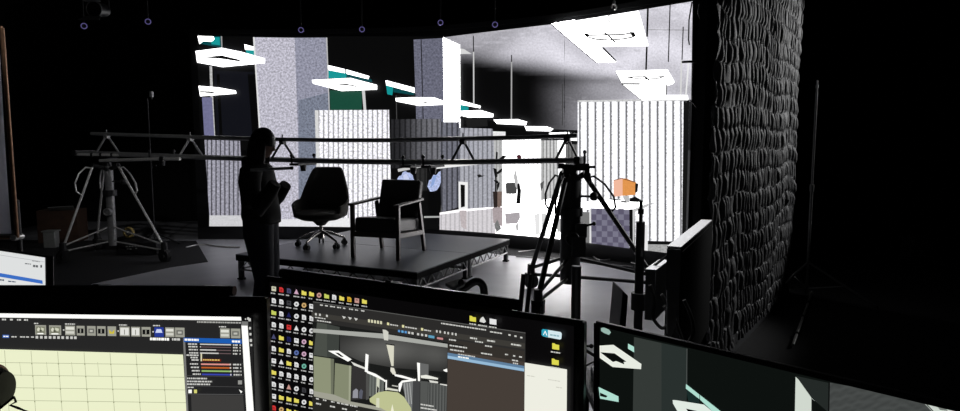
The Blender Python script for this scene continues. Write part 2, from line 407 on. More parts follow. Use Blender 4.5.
# bright floor with reflections
def fl_col(x, y):
    k = 1.2+6.6*sst(468, 560, x); return (k, k*.975, k*.985)
P.poly([(440,212),(461,208.6),(503,206),(560,197),(579,196),(594,199),(594,248),(562,242),(500,238),(440,233)], fl_col, .05, sx=5)
P.poly([(440,214),(496,207.5),(496,234),(440,230)], lin(214,210,214), .08, .3, 4.6)
P.poly([(493,207),(503,206.5),(503,226),(494,222)], lin(170,158,160), .1).poly([(495,224),(498,219),(502,228),(497,232)], g(120), .2)
P.poly([(505.5,213),(520.6,211.5),(521,217),(518,223),(506.5,223.5)], lin(172,166,170), .06).poly([(516,224),(519.4,222),(519.6,228),(517,233)], g(190)).poly([(460,210),(467,210),(467,229),(462,226)], lin(190,180,182), .1)
P.poly([(535,214),(541,212),(541,234),(536,234)], g(232)).poly([(542,213),(547,212),(547,236),(543,236)], g(222)).poly([(556,222),(562,217),(563,231),(559,232)], g(190), .1)
# large near ribbed panel on the right
P.poly([(579,100.5),(690.5,98.8),(689,247),(579,247)], (1.3,1.3,1.36), .26, .93, 7.75)
P.poly([(684.6,99),(690.5,99),(689,246),(683,243)], g(20))
P.poly([(579,100.2),(690.5,98.4),(690.5,100.6),(579,102)], g(205), .2)
P.poly([(646,240),(689,241),(689,262),(646,258)], g(14)).poly([(646,243.5),(689,244),(689,262),(646,258)], g(165), .22)
# bright skylight, two square lamps with their rods, ceiling rods
P.poly([(551.6,24),(576,20),(601,47),(617.5,62),(598,62.6)], (12.0,)*3)
P.poly([(576,21),(640,11),(650,46),(600,47)], W).line(552,24,598,62.6,1.0,g(12)).line(604.5,47.6,617.6,61,1.5,g(20)).line(576,21,580.5,24.4,1.2,g(110)).line(602,56,608,60,.7,g(120))
lk = P.layer; P.layer += 1
def arc_line(pts, w, c):
    for i in range(len(pts)-1): P.line(*pts[i], *pts[i+1], w, c, layer=lk)
arc_line([(586,34.6),(592,35.4),(608,35),(625,34.6),(633,33.2),(636.6,35.6),(634,37.4),(625,39),(611,40.2),(598,39.4),(590,37.6),(586,34.6)], 1.3, g(16))
arc_line([(606,33),(610,35.4),(617,42.6)], 1.5, g(22))
P.poly([(585.5,33.4),(589.6,33.6),(591,36.8),(587.5,37)], g(14), layer=lk+1).poly([(631,32),(636,32.4),(637.6,36.6),(634,37)], g(14), layer=lk+1)
P.layer = lk+2
P.poly([(617,71),(669,69.6),(676,82),(674,84),(668,86),(668,95),(689,95),(689.5,99.4),(643,100),(624,84)], W)
lk = P.layer; P.layer += 1
arc_line([(628,77),(640,76.6),(655,77),(666,76.4),(660,78.4),(648,79),(638,78.6),(628,77)], 1.0, g(24)); arc_line([(645,76),(650.6,80)], 1.4, g(20))
arc_line([(623.6,83.8),(641.6,83.9)], 1.7, g(40)); arc_line([(624,84.4),(643,100)], .7, g(90)); arc_line([(668,84),(667.6,95)], 1.3, g(110))
arc_line([(617,71),(623.6,83.5)], .6, g(120))
for a in ((610.8,14,610.8,23.5,1.4), (649.5,8,648.6,37,1.9), (648.4,47,647.6,70,1.7), (671.6,4,669.8,62,1.1), (684.6,27,683.4,60,1.0)): P.line(*a[:4], a[4], g(14), layer=lk)
P.line(683,60,682,95,1.6,g(215), layer=lk).line(690,62,687,98,1.5,g(235), layer=lk)
P.line(650,30,690,30.4,.5,g(120), layer=lk)
P.line(474.4,36,474.6,52,1.0,g(30), layer=lk); P.line(474.6,52,474.8,106,1.3,g(205), layer=lk)
P.line(512.6,55,512.6,62,1.0,g(40), layer=lk); P.line(512.6,62,512.4,119,1.3,g(170), layer=lk); P.line(564,84,564,125,.8,g(60), layer=lk)
P.layer = lk+1
# square lamps in a row
def lamp(outer, hole=None):
    P.poly(outer, W)
    if hole: P.poly(hole, g(22))
lamp([(196.4,51.2),(222,48),(242,52),(265.6,58.6),(265.4,63.2),(223.5,67.2),(198,62.6)], [(203.5,57.6),(222,55.4),(241,60),(240,61.6),(222,58.9)])
lamp([(199.4,85.8),(220,87.6),(236.5,90.6),(237,93.6),(201,96.2)], [(200.4,91),(211,91.2),(217.4,92.8),(214,93.4),(201,92.3)])
lamp([(312.4,80),(351,78),(377.6,85),(377.6,89.6),(342,91),(313.4,83.6)], [(332,84.4),(347,83.8),(353.5,85),(358,86.2),(356.5,87),(352,85.9),(340,85)])
lamp([(396,98),(413,97.2),(435,97.4),(444,100.6),(444,104.6),(420,105.8),(396.4,101.2)], [(415.6,101.6),(425,101.2),(429.4,102.6),(427,103)])
lamp([(459.9,110.8),(482,110),(494.8,113.8),(494.2,117),(470,117.4),(460,115)], [(477,113.6),(480,113.4),(480.5,114.4),(477.6,114.4)])
P.poly([(467,118),(488,117.8),(489,126),(468,127)], g(30))
lamp([(494.6,119.4),(519,119),(528.4,121.6),(527.2,125),(498,123.6)]); lamp([(525.8,126),(548,126.2),(555,128.6),(552,131),(528,130.4)]); lamp([(550.5,132.6),(571,131.8),(571.6,134),(551,134.2)]); lamp([(570.4,138.6),(576,137),(579,137),(579,140.4),(573,140.2)])
# desk with a checked front, old orange terminal
P.poly([(581,211),(591.5,211.5),(591.5,242),(581,241)], g(120)).poly([(581,201.6),(620,198.4),(651,202),(632.6,209.4),(593,208),(581,210.6)], W)
P.poly([(592.8,207.4),(631.4,209),(631.4,250),(593,246)], lin(120,118,136))
for i in range(7):
    for j in range(7):
        if (i+j) % 2: P.para(593+i*5.5, 208+j*5.6, 5.5, 5.6, lin(92,88,108), .03, layer=P.layer)
P.layer += 1
P.poly([(591.4,207.4),(593.2,207.4),(593.4,247),(591.6,246)], g(225)).poly([(631.4,208.6),(634.8,208.4),(635,254),(631.6,252)], g(10))
P.poly([(634.8,208.6),(650.6,202.6),(650.2,205.6),(637,211),(636,252),(634.9,252)], g(200)).poly([(646,224),(650,224),(649.6,256),(646,254)], g(235)).poly([(633,244),(640,244),(640,256),(633,254)], g(225))
P.poly([(650.8,202.2),(658,203),(651,203.8)], g(160))
P.poly([(616,180),(625,177.8),(625,195),(616,196.4)], lin(242,186,160)).poly([(625,177.8),(628.6,178),(638.6,181.8),(637.6,194.2),(625,195.2)], lin(226,150,80), .06).line(616,179.8,625,177.6,.7,lin(120,70,40)).line(625,178,637,181.6,.8,lin(110,64,36))
P.poly([(637.6,182.6),(640.6,183.2),(639.8,191),(637.4,192.4)], g(20)).poly([(625,195.4),(631.4,195),(632,202),(628,202.4)], g(190)).poly([(632,197.6),(637.4,196),(646,200.4),(640,201.4),(632,201)], g(14)).poly([(624,200),(628.4,200.4),(628,202.2),(623,201.6)], g(18)).line(612,198.4,624,199.4,1.2,g(60))
P.build('screen_image', picture_mat('video_wall_picture', 1.0, .5), led)
# ------------------------------------------------------------------ stage decks
DZ = .30
c_f = V((-.635, 6.47)); e1 = V((-.905, .425)).normalized(); e2 = V((-e1.y*-1, 0)); e2 = V((.425, .905)).normalized()
rz_stage = math.atan2(e2.y, e2.x)        # local x runs along the right edge, local y along the front edge
def make_deck():
    t = thing('stage_deck', 'near half of the low stage, the deck under the front legs of the wooden armchair', 'stage deck', (c_f.x, c_f.y, 0), rz_stage, 'stage decks')
    L, Wd = 1.215, 2.46
    MB().box((L/2, Wd/2, DZ-.006), (L, Wd, .012)).build('deck_board', DECK, t)
    m = MB()
    for y in (.02, Wd-.02): m.beam((0,y,DZ-.044), (L,y,DZ-.044), .04, .063)
    for x in (.02, L-.02): m.beam((x,0,DZ-.044), (x,Wd,DZ-.044), .04, .063)
    m.build('top_frame', MATTE, t)
    def lattice(p, q, k):
        p, q = V(p), V(q); l = MB(); l.tube([p-V((0,0,.105)), q-V((0,0,.105))], .011, 8); pts = []
        for i in range(2*k+1): pts.append(p.lerp(q, i/(2*k))-V((0,0,.105 if i % 2 == 0 else 0)))
        for i in range(len(pts)-1): l.tube([pts[i], pts[i+1]], .007, 6)
        l.build('side_truss', RAIL, t)
    z = DZ-.075
    lattice((.05,.02,z), (L-.05,.02,z), 6); lattice((.05,Wd-.02,z), (L-.05,Wd-.02,z), 6)
    lattice((.02,.05,z), (.02,Wd-.05,z), 11); lattice((L-.02,.05,z), (L-.02,Wd-.05,z), 11)
    for x in (.04, L-.04):
        for y in (.04, Wd-.04):
            lg = MB().box((x, y, (DZ-.03)/2), (.048, .048, DZ-.03)).build('leg', BLACK, t)
            MB().box((x, y, .008), (.07, .07, .016)).build('foot', RUBBER, lg)
    return t
d1 = make_deck()
d2 = copy_tree(d1); o2 = c_f + e2*1.225
d2.location = (o2.x, o2.y, 0); d2.matrix_basis = Matrix.Translation(V((o2.x, o2.y, 0))) @ Matrix.Rotation(rz_stage, 4, 'Z')
d2['label'] = 'far half of the low stage, the deck under the swivel chair, nearest the video wall'

# ------------------------------------------------------------------ swivel chair
def swivel_chair():
    p = gnd(321.5, 246.5, DZ)
    t = thing('swivel_chair', 'charcoal high-back swivel chair on a shiny five-star base, on the stage', 'office chair', (p.x, p.y, DZ), math.radians(-4))
    def shell(u, v):
        th = (u-.5)*2*math.radians(122)           # 0 = middle of the back
        a = abs(math.degrees(th))
        top = .985 if a < 34 else .985-.40*sst(34, 64, a)-.06*sst(70, 122, a)
        z = .385+(top-.385)*v; k = (z-.385)/.60
        s = math.sin(th); c = math.cos(th)
        ex = .8; rx = .345*(.86+.16*math.sin(min(k*2.3, PI/2))-.40*max(0, k-.42)); ry = .30
        x = rx*math.copysign(abs(s)**ex, s); y = ry*math.copysign(abs(c)**ex, c)+.16*max(0, k-.25)*(c > 0)*c
        return V((x, y*.95+.0, z))
    m = MB().grid(shell, 44, 14); m.build('shell', FELT, t, solid=.035, subsurf=1)
    MB().lathe([(.02,.335),(.22,.345),(.315,.385),(.325,.43),(.29,.452),(.02,.455)], (0,-.03,0), 28, Matrix.Diagonal(V((1,.95,1)))).build('seat', FELT, t)
    MB().cyl((0,0,.33), (0,0,.27), .11, .05).build('tilt_mechanism', BLACK, t)
    MB().cyl((0,0,.30), (0,0,.10), .022).cyl((0,0,.18), (0,0,.11), .036, .045).build('gas_column', CHROME, t)
    for k in range(5):
        a = math.radians(-108+72*k); d = V((math.cos(a), math.sin(a), 0))
        arm = MB().tube([d*.02+V((0,0,.185)), d*.12+V((0,0,.165)), d*.30+V((0,0,.095))], [.024,.02,.014], 10).build('base_arm', CHROME, t)
        q = d*.30; n = V((-d.y, d.x, 0)); w = MB()
        MB().cyl(q+V((0,0,.10)), q+V((0,0,.055)), .011).box(q+V((0,0,.066)), (.035,.035,.026), Matrix.Rotation(a, 3, 'Z')).build('caster_fork', BLACK, arm)
        w.cyl(q+n*.012+V((0,0,.031)), q+n*.034+V((0,0,.031)), .031, n=20).cyl(q-n*.012+V((0,0,.031)), q-n*.034+V((0,0,.031)), .031, n=20)
        w.build('caster', RUBBER, arm)
    return t
swivel_chair()

# ------------------------------------------------------------------ wooden armchair
def armchair():
    fl, fr_, rl = gnd(351, 258.5, DZ), gnd(400.5, 259.5, DZ), gnd(383, 248, DZ)
    c = (fl+fr_)/2; ax = (fr_-fl); rz = math.atan2(ax.y, ax.x)+math.radians(-13); w = ax.length/2
    t = thing('armchair', 'dark armchair with a wooden frame and black leather cushions, at the front of the stage', 'armchair', (c.x, c.y, DZ), rz)
    D = .66
    for s in (-1, 1):
        MB().beam((s*w,0,0), (s*w,.0,.60), .042, .05, (0,1,0)).build('front_leg', WOOD, t, bevel=.006)
        MB().beam((s*w*1.0,D+.04,0), (s*w*.98,D-.10,.60), .036, .055, (0,1,0)).build('rear_leg', WOOD, t, bevel=.006)
        MB().prism([(s*w-.035,-.05,.595),(s*w+.035,-.05,.595),(s*w+.03,D-.02,.615),(s*w-.03,D-.02,.615)], (0,0,.028)).build('armrest', WOOD, t, bevel=.008)
        MB().beam((s*w,.02,.27), (s*w,D-.03,.235), .03, .055).build('side_rail', WOOD, t, bevel=.004)
    MB().beam((-w,.0,.275), (w,.0,.275), .03, .06).build('front_rail', WOOD, t, bevel=.004)
    MB().beam((-w,D-.04,.24), (w,D-.04,.24), .03, .055).build('rear_rail', WOOD, t, bevel=.004)
    R = Matrix.Rotation(math.radians(-5), 3, 'X')
    MB().box((0,.30,.355), (2*w-.06,.64,.17), R).build('seat', LEATHER, t, bevel=.03)
    R2 = Matrix.Rotation(math.radians(-17), 3, 'X')
    b = MB().box((0,.64,.625), (2*w-.05,.11,.46), R2).build('backrest', LEATHER, t, bevel=.028)
    MB().beam((-w+.05,.585,.64), (w-.05,.585,.64), .008, .006).build('seam', LEATHER, b)
    return t
armchair()

# ------------------------------------------------------------------ rail bridge on two wheeled tripods
TL, TR = V((-5.14, 9.0)), V((.93, 6.62)); tdir = (TR-TL).normalized(); tn = V((tdir.y, -tdir.x))
def on_rail(px):
    """the point of the bridge axis seen at this column of the photograph"""
    m = ray(px, 158); m = m.x/m.y; t = (m*TL.y-TL.x)/(tdir.x-m*tdir.y); p = TL+tdir*t; return V((p.x, p.y, 0))
def rail_z(px, ys):
    """height of a tube that sags a little between its two supports"""
    for i in range(len(ys)-1):
        if px <= ys[i+1][0] or i == len(ys)-2:
            t = (px-ys[i][0])/(ys[i+1][0]-ys[i][0]); return at(px, ys[i][1]*(1-t)+ys[i+1][1]*t, on_rail(px).y).z
YT = [(80,133.2),(180,136.4),(270,139.2),(330,140.2),(390,140.3),(450,139),(520,137.6),(580,135.6)]
YB = [(80,152.6),(180,156.4),(270,159.4),(330,161),(390,162),(450,162),(520,161.2),(580,160)]
def bridge():
    A, B = on_rail(93), on_rail(577); B2 = on_rail(580)
    t = thing('rail_bridge', 'long dark triangular tube rail bridge spanning two wheeled tripods', 'camera track', (TL.x, TL.y, 1.40))
    zb, zt = 1.428, 1.69; n3 = V((tn.x, tn.y, 0))*.115; up = V((0,0,1)); a2 = on_rail(84)
    st = range(84, 581, 8); pt = lambda px, ys, o: on_rail(px)+o+up*rail_z(px, ys)
    MB().tube([pt(px, YT, V()) for px in range(93, 578, 11)], .024, 12).build('top_tube', RAIL, t, world=True)
    MB().tube([pt(px, YB, n3) for px in st], .026, 12).build('bottom_tube', RAIL, t, world=True)
    MB().tube([pt(px, YB, -n3) for px in st], .026, 12).build('bottom_tube', RAIL, t, world=True)
    for px in (108, 191, 283, 463, 567):
        zb = rail_z(px, YB); zt = rail_z(px, YT); c = on_rail(px); m = MB(); dd = V((tdir.x, tdir.y, 0))*.075
        for s in (-1, 1):
            m.tube([c+dd*s*1.2-n3*.9*s+up*(zb+.01), c+up*(zt-.01)], .014, 8)
        m.tube([c-n3+up*zb, c+n3+up*zb], .013, 8); m.cyl(c+up*(zt-.028)-V((tdir.x,tdir.y,0))*.03, c+up*(zt-.028)+V((tdir.x,tdir.y,0))*.03, .034, n=12); m.cyl(c+up*(zt+.01), c+up*(zt+.06), .008, n=8)
        m.build('triangle_brace', RAIL if px < 250 else BLACK, t, world=True)  # paler left and black right braces paint in their lit and backlit look
    for px, zb in ((B2, rail_z(580, YB)), (a2, rail_z(84, YB))):
        MB().beam(px-n3*1.3+up*zb, px+n3*1.3+up*zb, .06, .07).build('end_clamp', BLACK, t, world=True)
    return t
bridge()
def clamp(px, label, plate=.13, bars=()):
    c = on_rail(px); z = rail_z(px, YB); n3 = V((tn.x, tn.y, 0)); dd = V((tdir.x, tdir.y, 0))
    t = thing('rail_clamp', label, 'rail clamp', (c.x, c.y, z), math.atan2(tdir.y, tdir.x), 'clamps riding on the rail bridge')
    MB().box((0,0,-.045), (plate,.36,.028)).build('plate', BLACK, t, bevel=.004)
    for sx in (-1, 1):
        for sy in (sx,):
            MB().cyl((sx*plate*.36, sy*.155,-.055), (sx*plate*.36, sy*.155,.05), .011).ball((sx*plate*.36, sy*.155,.058), .022, 10).build('clamp_knob', BLACK, t)
    MB().cyl((0,0,-.055), (0,0,-.13), .04, .03).build('mount_post', BLACK, t)
    return t
clamp(162, 'leftmost clamp on the rail bridge, beside the left tripod')
clamp(303, 'clamp on the rail bridge just above the swivel chair')
clamp(413, 'left one of the pair of clamps above the two seated blue shirts', .12)
clamp(433, 'right one of the pair of clamps above the two seated blue shirts', .12)
# silver tubes fixed low on the left end
t = thing('cross_tube', 'short silver tube across the head of the left tripod', 'tube', (TL.x, TL.y, 1.40))
MB().tube([at(78,154.6,8.75), at(124,155,8.75)], .018, 12).build('tube', STEEL, t, world=True)
for px in (92, 101, 112): MB().cyl(at(px,154.7,8.75)-V((.012,0,0)), at(px,154.7,8.75)+V((.012,0,0)), .028, n=14).build('collar', BLACK, t, world=True)
t = thing('push_bar', 'long silver bar slung under the left end of the rail bridge', 'bar', on_rail(130)+V((0,0,1.33)))
MB().tube([at(100,160.6,8.70), at(163,158.8,8.30)], .021, 12).build('bar', STEEL, t, world=True)
MB().tube([at(163,159,8.30), at(180,158.8,8.20)], .021, 12).build('bar_end', STEEL, t, world=True)
MB().cyl(at(161,159,8.31), at(164,159,8.29), .036, n=14).build('joint', BLACK, t, world=True)
def dolly(center, feet, label, heavy, leg_m, zt=1.39):
    c = V((center[0], center[1], 0)); up = V((0,0,1))
    t = thing('wheeled_tripod', label, 'tripod', c, 0, 'wheeled tripods under the rail bridge')
    k = 1.0 if heavy else .72
    MB().tube([c+up*.16, c+up*.30, c+up*.92, c+up*1.27], [.10*k,.105*k,.105*k,.105*k] if heavy else [.05,.055,.055,.055], 20).build('centre_column', BLACK if heavy else RAIL, t, world=True)
    MB().cyl(c+up*1.27, c+up*1.36, .07*k, .05*k).box(c+up*(zt-.02), (.18*k,.24,.03)).build('head', BLACK, t, world=True)
    MB().cyl(c+up*.86, c+up*.94, .125*k, n=20).build('collar', BLACK, t, world=True)
    side = V((1,-.2,0)).normalized()
    MB().tube([c+up*1.06, c+up*1.06+side*.20], .012, 8).ball(c+up*1.06+side*.23, .045, 14).build('crank_knob', BLACK, t, world=True)
    m = MB(); m.cyl(c+up*.64-V((0,.13*k,0)), c+up*.64+V((0,.02,0)), .05).torus(c+up*.64-V((0,.14*k,0)), .06*k, .012, (0,1,0))
    m.build('hand_wheel', BLACK if heavy else RAIL, t, world=True)
    if heavy:
        hb = MB()
        for dx, z, sx, sz in ((-.05,1.33,.10,.05), (.09,1.36,.14,.07), (.14,1.31,.05,.12), (-.12,1.37,.06,.05)): hb.box(c+V((dx,-.08,z)), (sx,.10,sz))
        hb.cyl(c+V((.16,-.08,1.36)), c+V((.23,-.08,1.36)), .014, n=10).cyl(c+V((.12,-.08,1.36)), c+V((.12,-.08,1.50)), .012, n=10).ball(c+V((.12,-.08,1.51)), .02, 10).cyl(c+V((.17,-.08,1.30)), c+V((.19,-.08,1.19)), .012, n=10)
        hb.build('tilt_clamp', BLACK, t, world=True)
        gb = MB().box(c+V((.09,-.06,.72)), (.12,.12,.14)).box(c+V((.06,-.14,.56)), (.14,.08,.20)).cyl(c+V((.14,-.06,.76)), c+V((.22,-.06,.78)), .012, n=10).ball(c+V((.23,-.06,.783)), .022, 10)
        gb.build('gear_box', BLACK, t, world=True)
    r = .026 if heavy else .016
    for fx, fy in feet:
        f = V((fx, fy, 0)); d = (f-c).normalized(); n = V((-d.y, d.x, 0))
        p = c+d*(.14 if heavy else .20)+up*1.27; q = f+up*.20
        MB().tube([c+d*.06*k+up*1.24, p+up*.02, p], [.03,.032,.03], 10).build('leg_bracket', BLACK, t, world=True)
        lg = MB().tube([p, q], r, 12).build('leg', leg_m, t, world=True)
        out = d*.11+up*.02; a = p.lerp(q, .02); b = p.lerp(q, .36)
        MB().tube([a, a+out*.7, a.lerp(b,.25)+out*1.15, a.lerp(b,.6)+out*1.2, a.lerp(b,.88)+out*.75, b], .011, 8).build('carry_loop', leg_m, lg, world=True)
        s1 = MB().tube([c+d*.06+up*.42, f-d*.04+up*.24], r*.7, 8); s1.tube([c+d*.06+up*.22, f-d*.05+up*.16], r*.7, 8); s1.build('spreader', leg_m, t, world=True)
        MB().cyl(f+up*.27, f+up*.15, .04, .045).box(f+up*.155, (.10,.10,.03), Matrix.Rotation(math.atan2(d.y,d.x),3,'Z')).box(f+n*.05+up*.11, (.012,.06,.12), Matrix.Rotation(math.atan2(n.y,n.x),3,'Z')).box(f-n*.05+up*.11, (.012,.06,.12), Matrix.Rotation(math.atan2(n.y,n.x),3,'Z')).build('foot', BLACK, lg, world=True)
        w = MB().cyl(f-n*.032+up*.085, f+n*.032+up*.085, .085, n=24); w.build('wheel', RUBBER, lg, world=True)
        MB().cyl(f-n*.036+up*.085, f+n*.036+up*.085, .03, n=14).build('wheel_hub', STEEL, lg, world=True)
    return t
gl = lambda px, py: tuple(gnd(px, py)[:2])
dolly((-5.14, 9.0), [gl(64,263), gl(165,262), gl(98,250)], 'slim wheeled tripod with pale legs under the left end of the rail bridge', False, STEEL)
dolly((.93, 6.62), [gl(538,318), gl(531,288), gl(654,298)], 'stout black wheeled tripod under the right end of the rail bridge', True, BLACK)
# ------------------------------------------------------------------ standing person
def skin_mesh(verts, edges, radii, sub=2):
    me = bpy.data.meshes.new('tmp'); me.from_pydata([tuple(v) for v in verts], edges, []); o = bpy.data.objects.new('tmp', me); C.objects.link(o)
    s = o.modifiers.new('s', 'SKIN'); s.use_smooth_shade = True
    for i, r in enumerate(radii):
        sv = me.skin_vertices[0].data[i]; sv.radius = r if isinstance(r, tuple) else (r, r)
        sv.use_root = i == 0
    d = o.modifiers.new('d', 'SUBSURF'); d.levels = sub; d.render_levels = sub
    bpy.context.view_layer.update()
    dg = bpy.context.evaluated_depsgraph_get(); ev = o.evaluated_get(dg); r = bpy.data.meshes.new_from_object(ev)
    vs = [v.co.copy() for v in r.vertices]; fs = [tuple(p.vertices) for p in r.polygons]
    bpy.data.objects.remove(o); bpy.data.meshes.remove(r)
    return vs, fs
def fuse(m, voxel):
    """join overlapping shells into one continuous surface"""
    me = bpy.data.meshes.new('tmp'); me.from_pydata([tuple(p) for p in m.v], [], m.f); o = bpy.data.objects.new('tmp', me); C.objects.link(o)
    r = o.modifiers.new('r', 'REMESH'); r.mode = 'VOXEL'; r.voxel_size = voxel; sm = o.modifiers.new('sm', 'SMOOTH'); sm.factor = .5; sm.iterations = 3
    bpy.context.view_layer.update(); dg = bpy.context.evaluated_depsgraph_get(); q = bpy.data.meshes.new_from_object(o.evaluated_get(dg))
    out = MB(); out.v = [v.co.copy() for v in q.vertices]; out.f = [tuple(p.vertices) for p in q.polygons]
    bpy.data.objects.remove(o); bpy.data.meshes.remove(q)
    nb = {}                                          # keep the one outer surface
    for f in out.f:
        for i in range(len(f)): nb.setdefault(f[i], []).append(f[i-1]); nb.setdefault(f[i-1], []).append(f[i])
    seen = {}; parts = []
    for v0 in nb:
        if v0 in seen: continue
        st = [v0]; seen[v0] = len(parts); n = 0
        while st:
            a = st.pop(); n += 1
            for b in nb[a]:
                if b not in seen: seen[b] = len(parts); st.append(b)
        parts.append(n)
    k = parts.index(max(parts)); out.f = [f for f in out.f if seen[f[0]] == k]
    use = sorted({v for f in out.f for v in f}); re_ = {v: i for i, v in enumerate(use)}
    out.v = [out.v[v] for v in use]; out.f = [tuple(re_[v] for v in f) for f in out.f]
    return out
def person():
    # local frame: facing +x, feet on the ground at the origin, y to the far side
    g0 = gnd(265, 336)
    t = thing('person', 'person in a black hooded jacket standing in profile, holding a pale bar at chest height', 'person', (g0.x, g0.y, 0), math.radians(4))
    body = MB()
    J = {}; vs = []; es = []; rs = []
    def j(n, p, r, par=None):
        J[n] = len(vs); vs.append(V(p)); rs.append(r)
        if par is not None: es.append((J[par], J[n]))
    j('pelvis', (-.005,0,.93), (.125,.15)); j('waist', (.0,0,1.07), (.11,.135), 'pelvis'); j('chest', (-.01,0,1.26), (.12,.16), 'waist'); j('clav', (-.015,0,1.38), (.085,.12), 'chest')
    j('neck', (.0,0,1.46), .058, 'clav'); j('skull', (.03,0,1.53), .055, 'neck')
    for s, n in ((-1,'n'), (1,'f')):
        j('hip'+n, (.0,s*.085,.87), (.085,.085), 'pelvis'); j('knee'+n, (.035,s*.095,.49), .056, 'hip'+n); j('calf'+n, (.0,s*.10,.34), .054, 'knee'+n); j('ankle'+n, (-.02,s*.10,.09), .038, 'calf'+n); j('ball'+n, (.11,s*.11,.035), .032, 'ankle'+n)
        j('sh'+n, (-.02,s*.175,1.375), .058, 'clav'); j('elb'+n, (.0,s*.225,1.10), .042, 'sh'+n)
        j('midn', (.12,-.25,1.195), .038, 'elbn'); j('wrn', (.205,-.275,1.315), .026, 'midn')
    j('midf', (.10,.18,1.16), .038, 'elbf'); j('wrf', (.19,.12,1.27), .026, 'midf')
    body.add(*skin_mesh(vs, es, rs, 2))
    # near hand: palm, four fingers and thumb closed round the bar
    w = V((.205,-.275,1.315)); pv = [w, V((.217,-.283,1.343)), V((.222,-.288,1.372))]
    body.add(*skin_mesh(pv, [(0,1),(1,2)], [(.026,.022),(.022,.040),(.020,.040)], 2))
    for k, (dx, ln) in enumerate(((-.033,.9),(-.011,1.05),(.011,1.0),(.032,.8))):
        x = .224+dx; a = [V((x,-.286,1.372)), V((x,-.315,1.382)), V((x+.002,-.335,1.402)), V((x+.003,-.330,1.402+.022*ln)), V((x+.004,-.312,1.402+.027*ln))]
        body.add(*skin_mesh(a, [(0,1),(1,2),(2,3),(3,4)], [.011,.0095,.009,.0085,.0075], 1))
    a = [V((.203,-.278,1.343)), V((.19,-.268,1.38)), V((.197,-.276,1.415)), V((.207,-.296,1.428))]
    body.add(*skin_mesh(a, [(0,1),(1,2),(2,3)], [.014,.012,.0105,.009], 1))
    # far hand: relaxed, slightly curled
    w = V((.19,.12,1.27)); f = V((.6,-.45,.66)).normalized(); sd = V((0,0,1)).cross(f).normalized(); dn = f.cross(sd)
    body.add(*skin_mesh([w, w+f*.045, w+f*.085], [(0,1),(1,2)], [(.026,.020),(.038,.016),(.038,.014)], 2))
    for k, (off, ln) in enumerate(((-.030,.070),(-.010,.080),(.011,.076),(.031,.058))):
        b0 = w+f*.075+sd*off; a = [b0, b0+f*ln*.5, b0+f*ln*.8-V((0,0,.012)), b0+f*ln*.95-V((0,0,.03))]
        body.add(*skin_mesh(a, [(0,1),(1,2),(2,3)], [.0105,.0095,.009,.008], 1))
    b0 = w+f*.02+sd*.028; body.add(*skin_mesh([b0, b0+f*.03+sd*.022, b0+f*.058+sd*.024-V((0,0,.01))], [(0,1),(1,2)], [.014,.0115,.0095], 1))
    # head with brow, nose, lips, chin and ears, tipped towards the tablet
    hc = V((.035, 0, 1.60)); Rh = Matrix.Rotation(math.radians(14), 3, 'Y')
    def head(u, v):
        a = 2*PI*u; b = PI*v; x = math.sin(b)*math.cos(a); y = math.sin(b)*math.sin(a); z = math.cos(b)
        fx = max(0, x); p = V((x*.088, y*.072, z*.115))
        if z < 0: p.x += -z*.012*fx; p.y *= 1-.28*(-z)*fx-.06*(-z); p.z -= .012*fx*(-z)
        if z < -.2 and x < 0: p.x *= 1-.35*(-z-.2)
        e = lambda cz, w: math.exp(-((z-cz)/w)**2); ny = math.exp(-(y/.16)**2)
        p.x += fx*(.024*e(-.20,.13)*ny + .010*e(.02,.10)*math.exp(-(y/.1)**2) + .007*e(.22,.10) + .009*e(-.50,.07)*math.exp(-(y/.3)**2) - .006*e(-.38,.05)*ny + .010*e(-.80,.12)*math.exp(-(y/.35)**2))
        p.x -= fx*.010*e(.06,.09)*math.exp(-((abs(y)-.36)/.14)**2)
        return hc+Rh @ p
    prof = [head(i/48, .02+.96*k/36) for k in range(37) for i in range(48)]
    fs = [(k*48+i, k*48+(i+1) % 48, (k+1)*48+(i+1) % 48, (k+1)*48+i) for k in range(36) for i in range(48)]+[tuple(range(48))[::-1], tuple(range(36*48, 37*48))]
    body.add(prof, fs)
    for s in (-1, 1):
        body.ball(hc+Rh @ V((-.008, s*.078, -.008)), .032, 12, (.55,.28,1.0)); body.ball(hc+Rh @ V((.074, s*.03, .008)), .0125, 10)
    b = fuse(body, .0045).build('body', SKIN, t)
    # hair to the shoulders
    h = MB()
    def hair(u, v):
        a = 2*PI*u; b = PI*.5*v*1.02; ca, sa = math.cos(a), math.sin(a); r = math.sin(min(b, PI/2))
        z = .126*math.cos(b); k = 1+.018*math.sin(22*a)*v
        return hc+Rh @ V((-.006+.097*r*ca*k, .082*r*sa*k, z))
    h.grid(hair, 64, 14)
    def fall(u, v):
        a = math.radians(62)+u*math.radians(236); ca, sa = math.cos(a), math.sin(a); k = 1+.03*math.sin(34*a)
        r = 1.0+.06*math.sin(PI*v); z = -.17*v
        p = hc+Rh @ V((-.006+.097*ca*k*r, .082*sa*k*r, 0)); return p+V((-.02*v, 0, z-.012*v*(1+math.sin(9*a))))
    h.grid(fall, 60, 12)
    h.build('hair', HAIR, b, solid=.014)
    # jacket: loose body, hood, sleeves
    jk = MB()
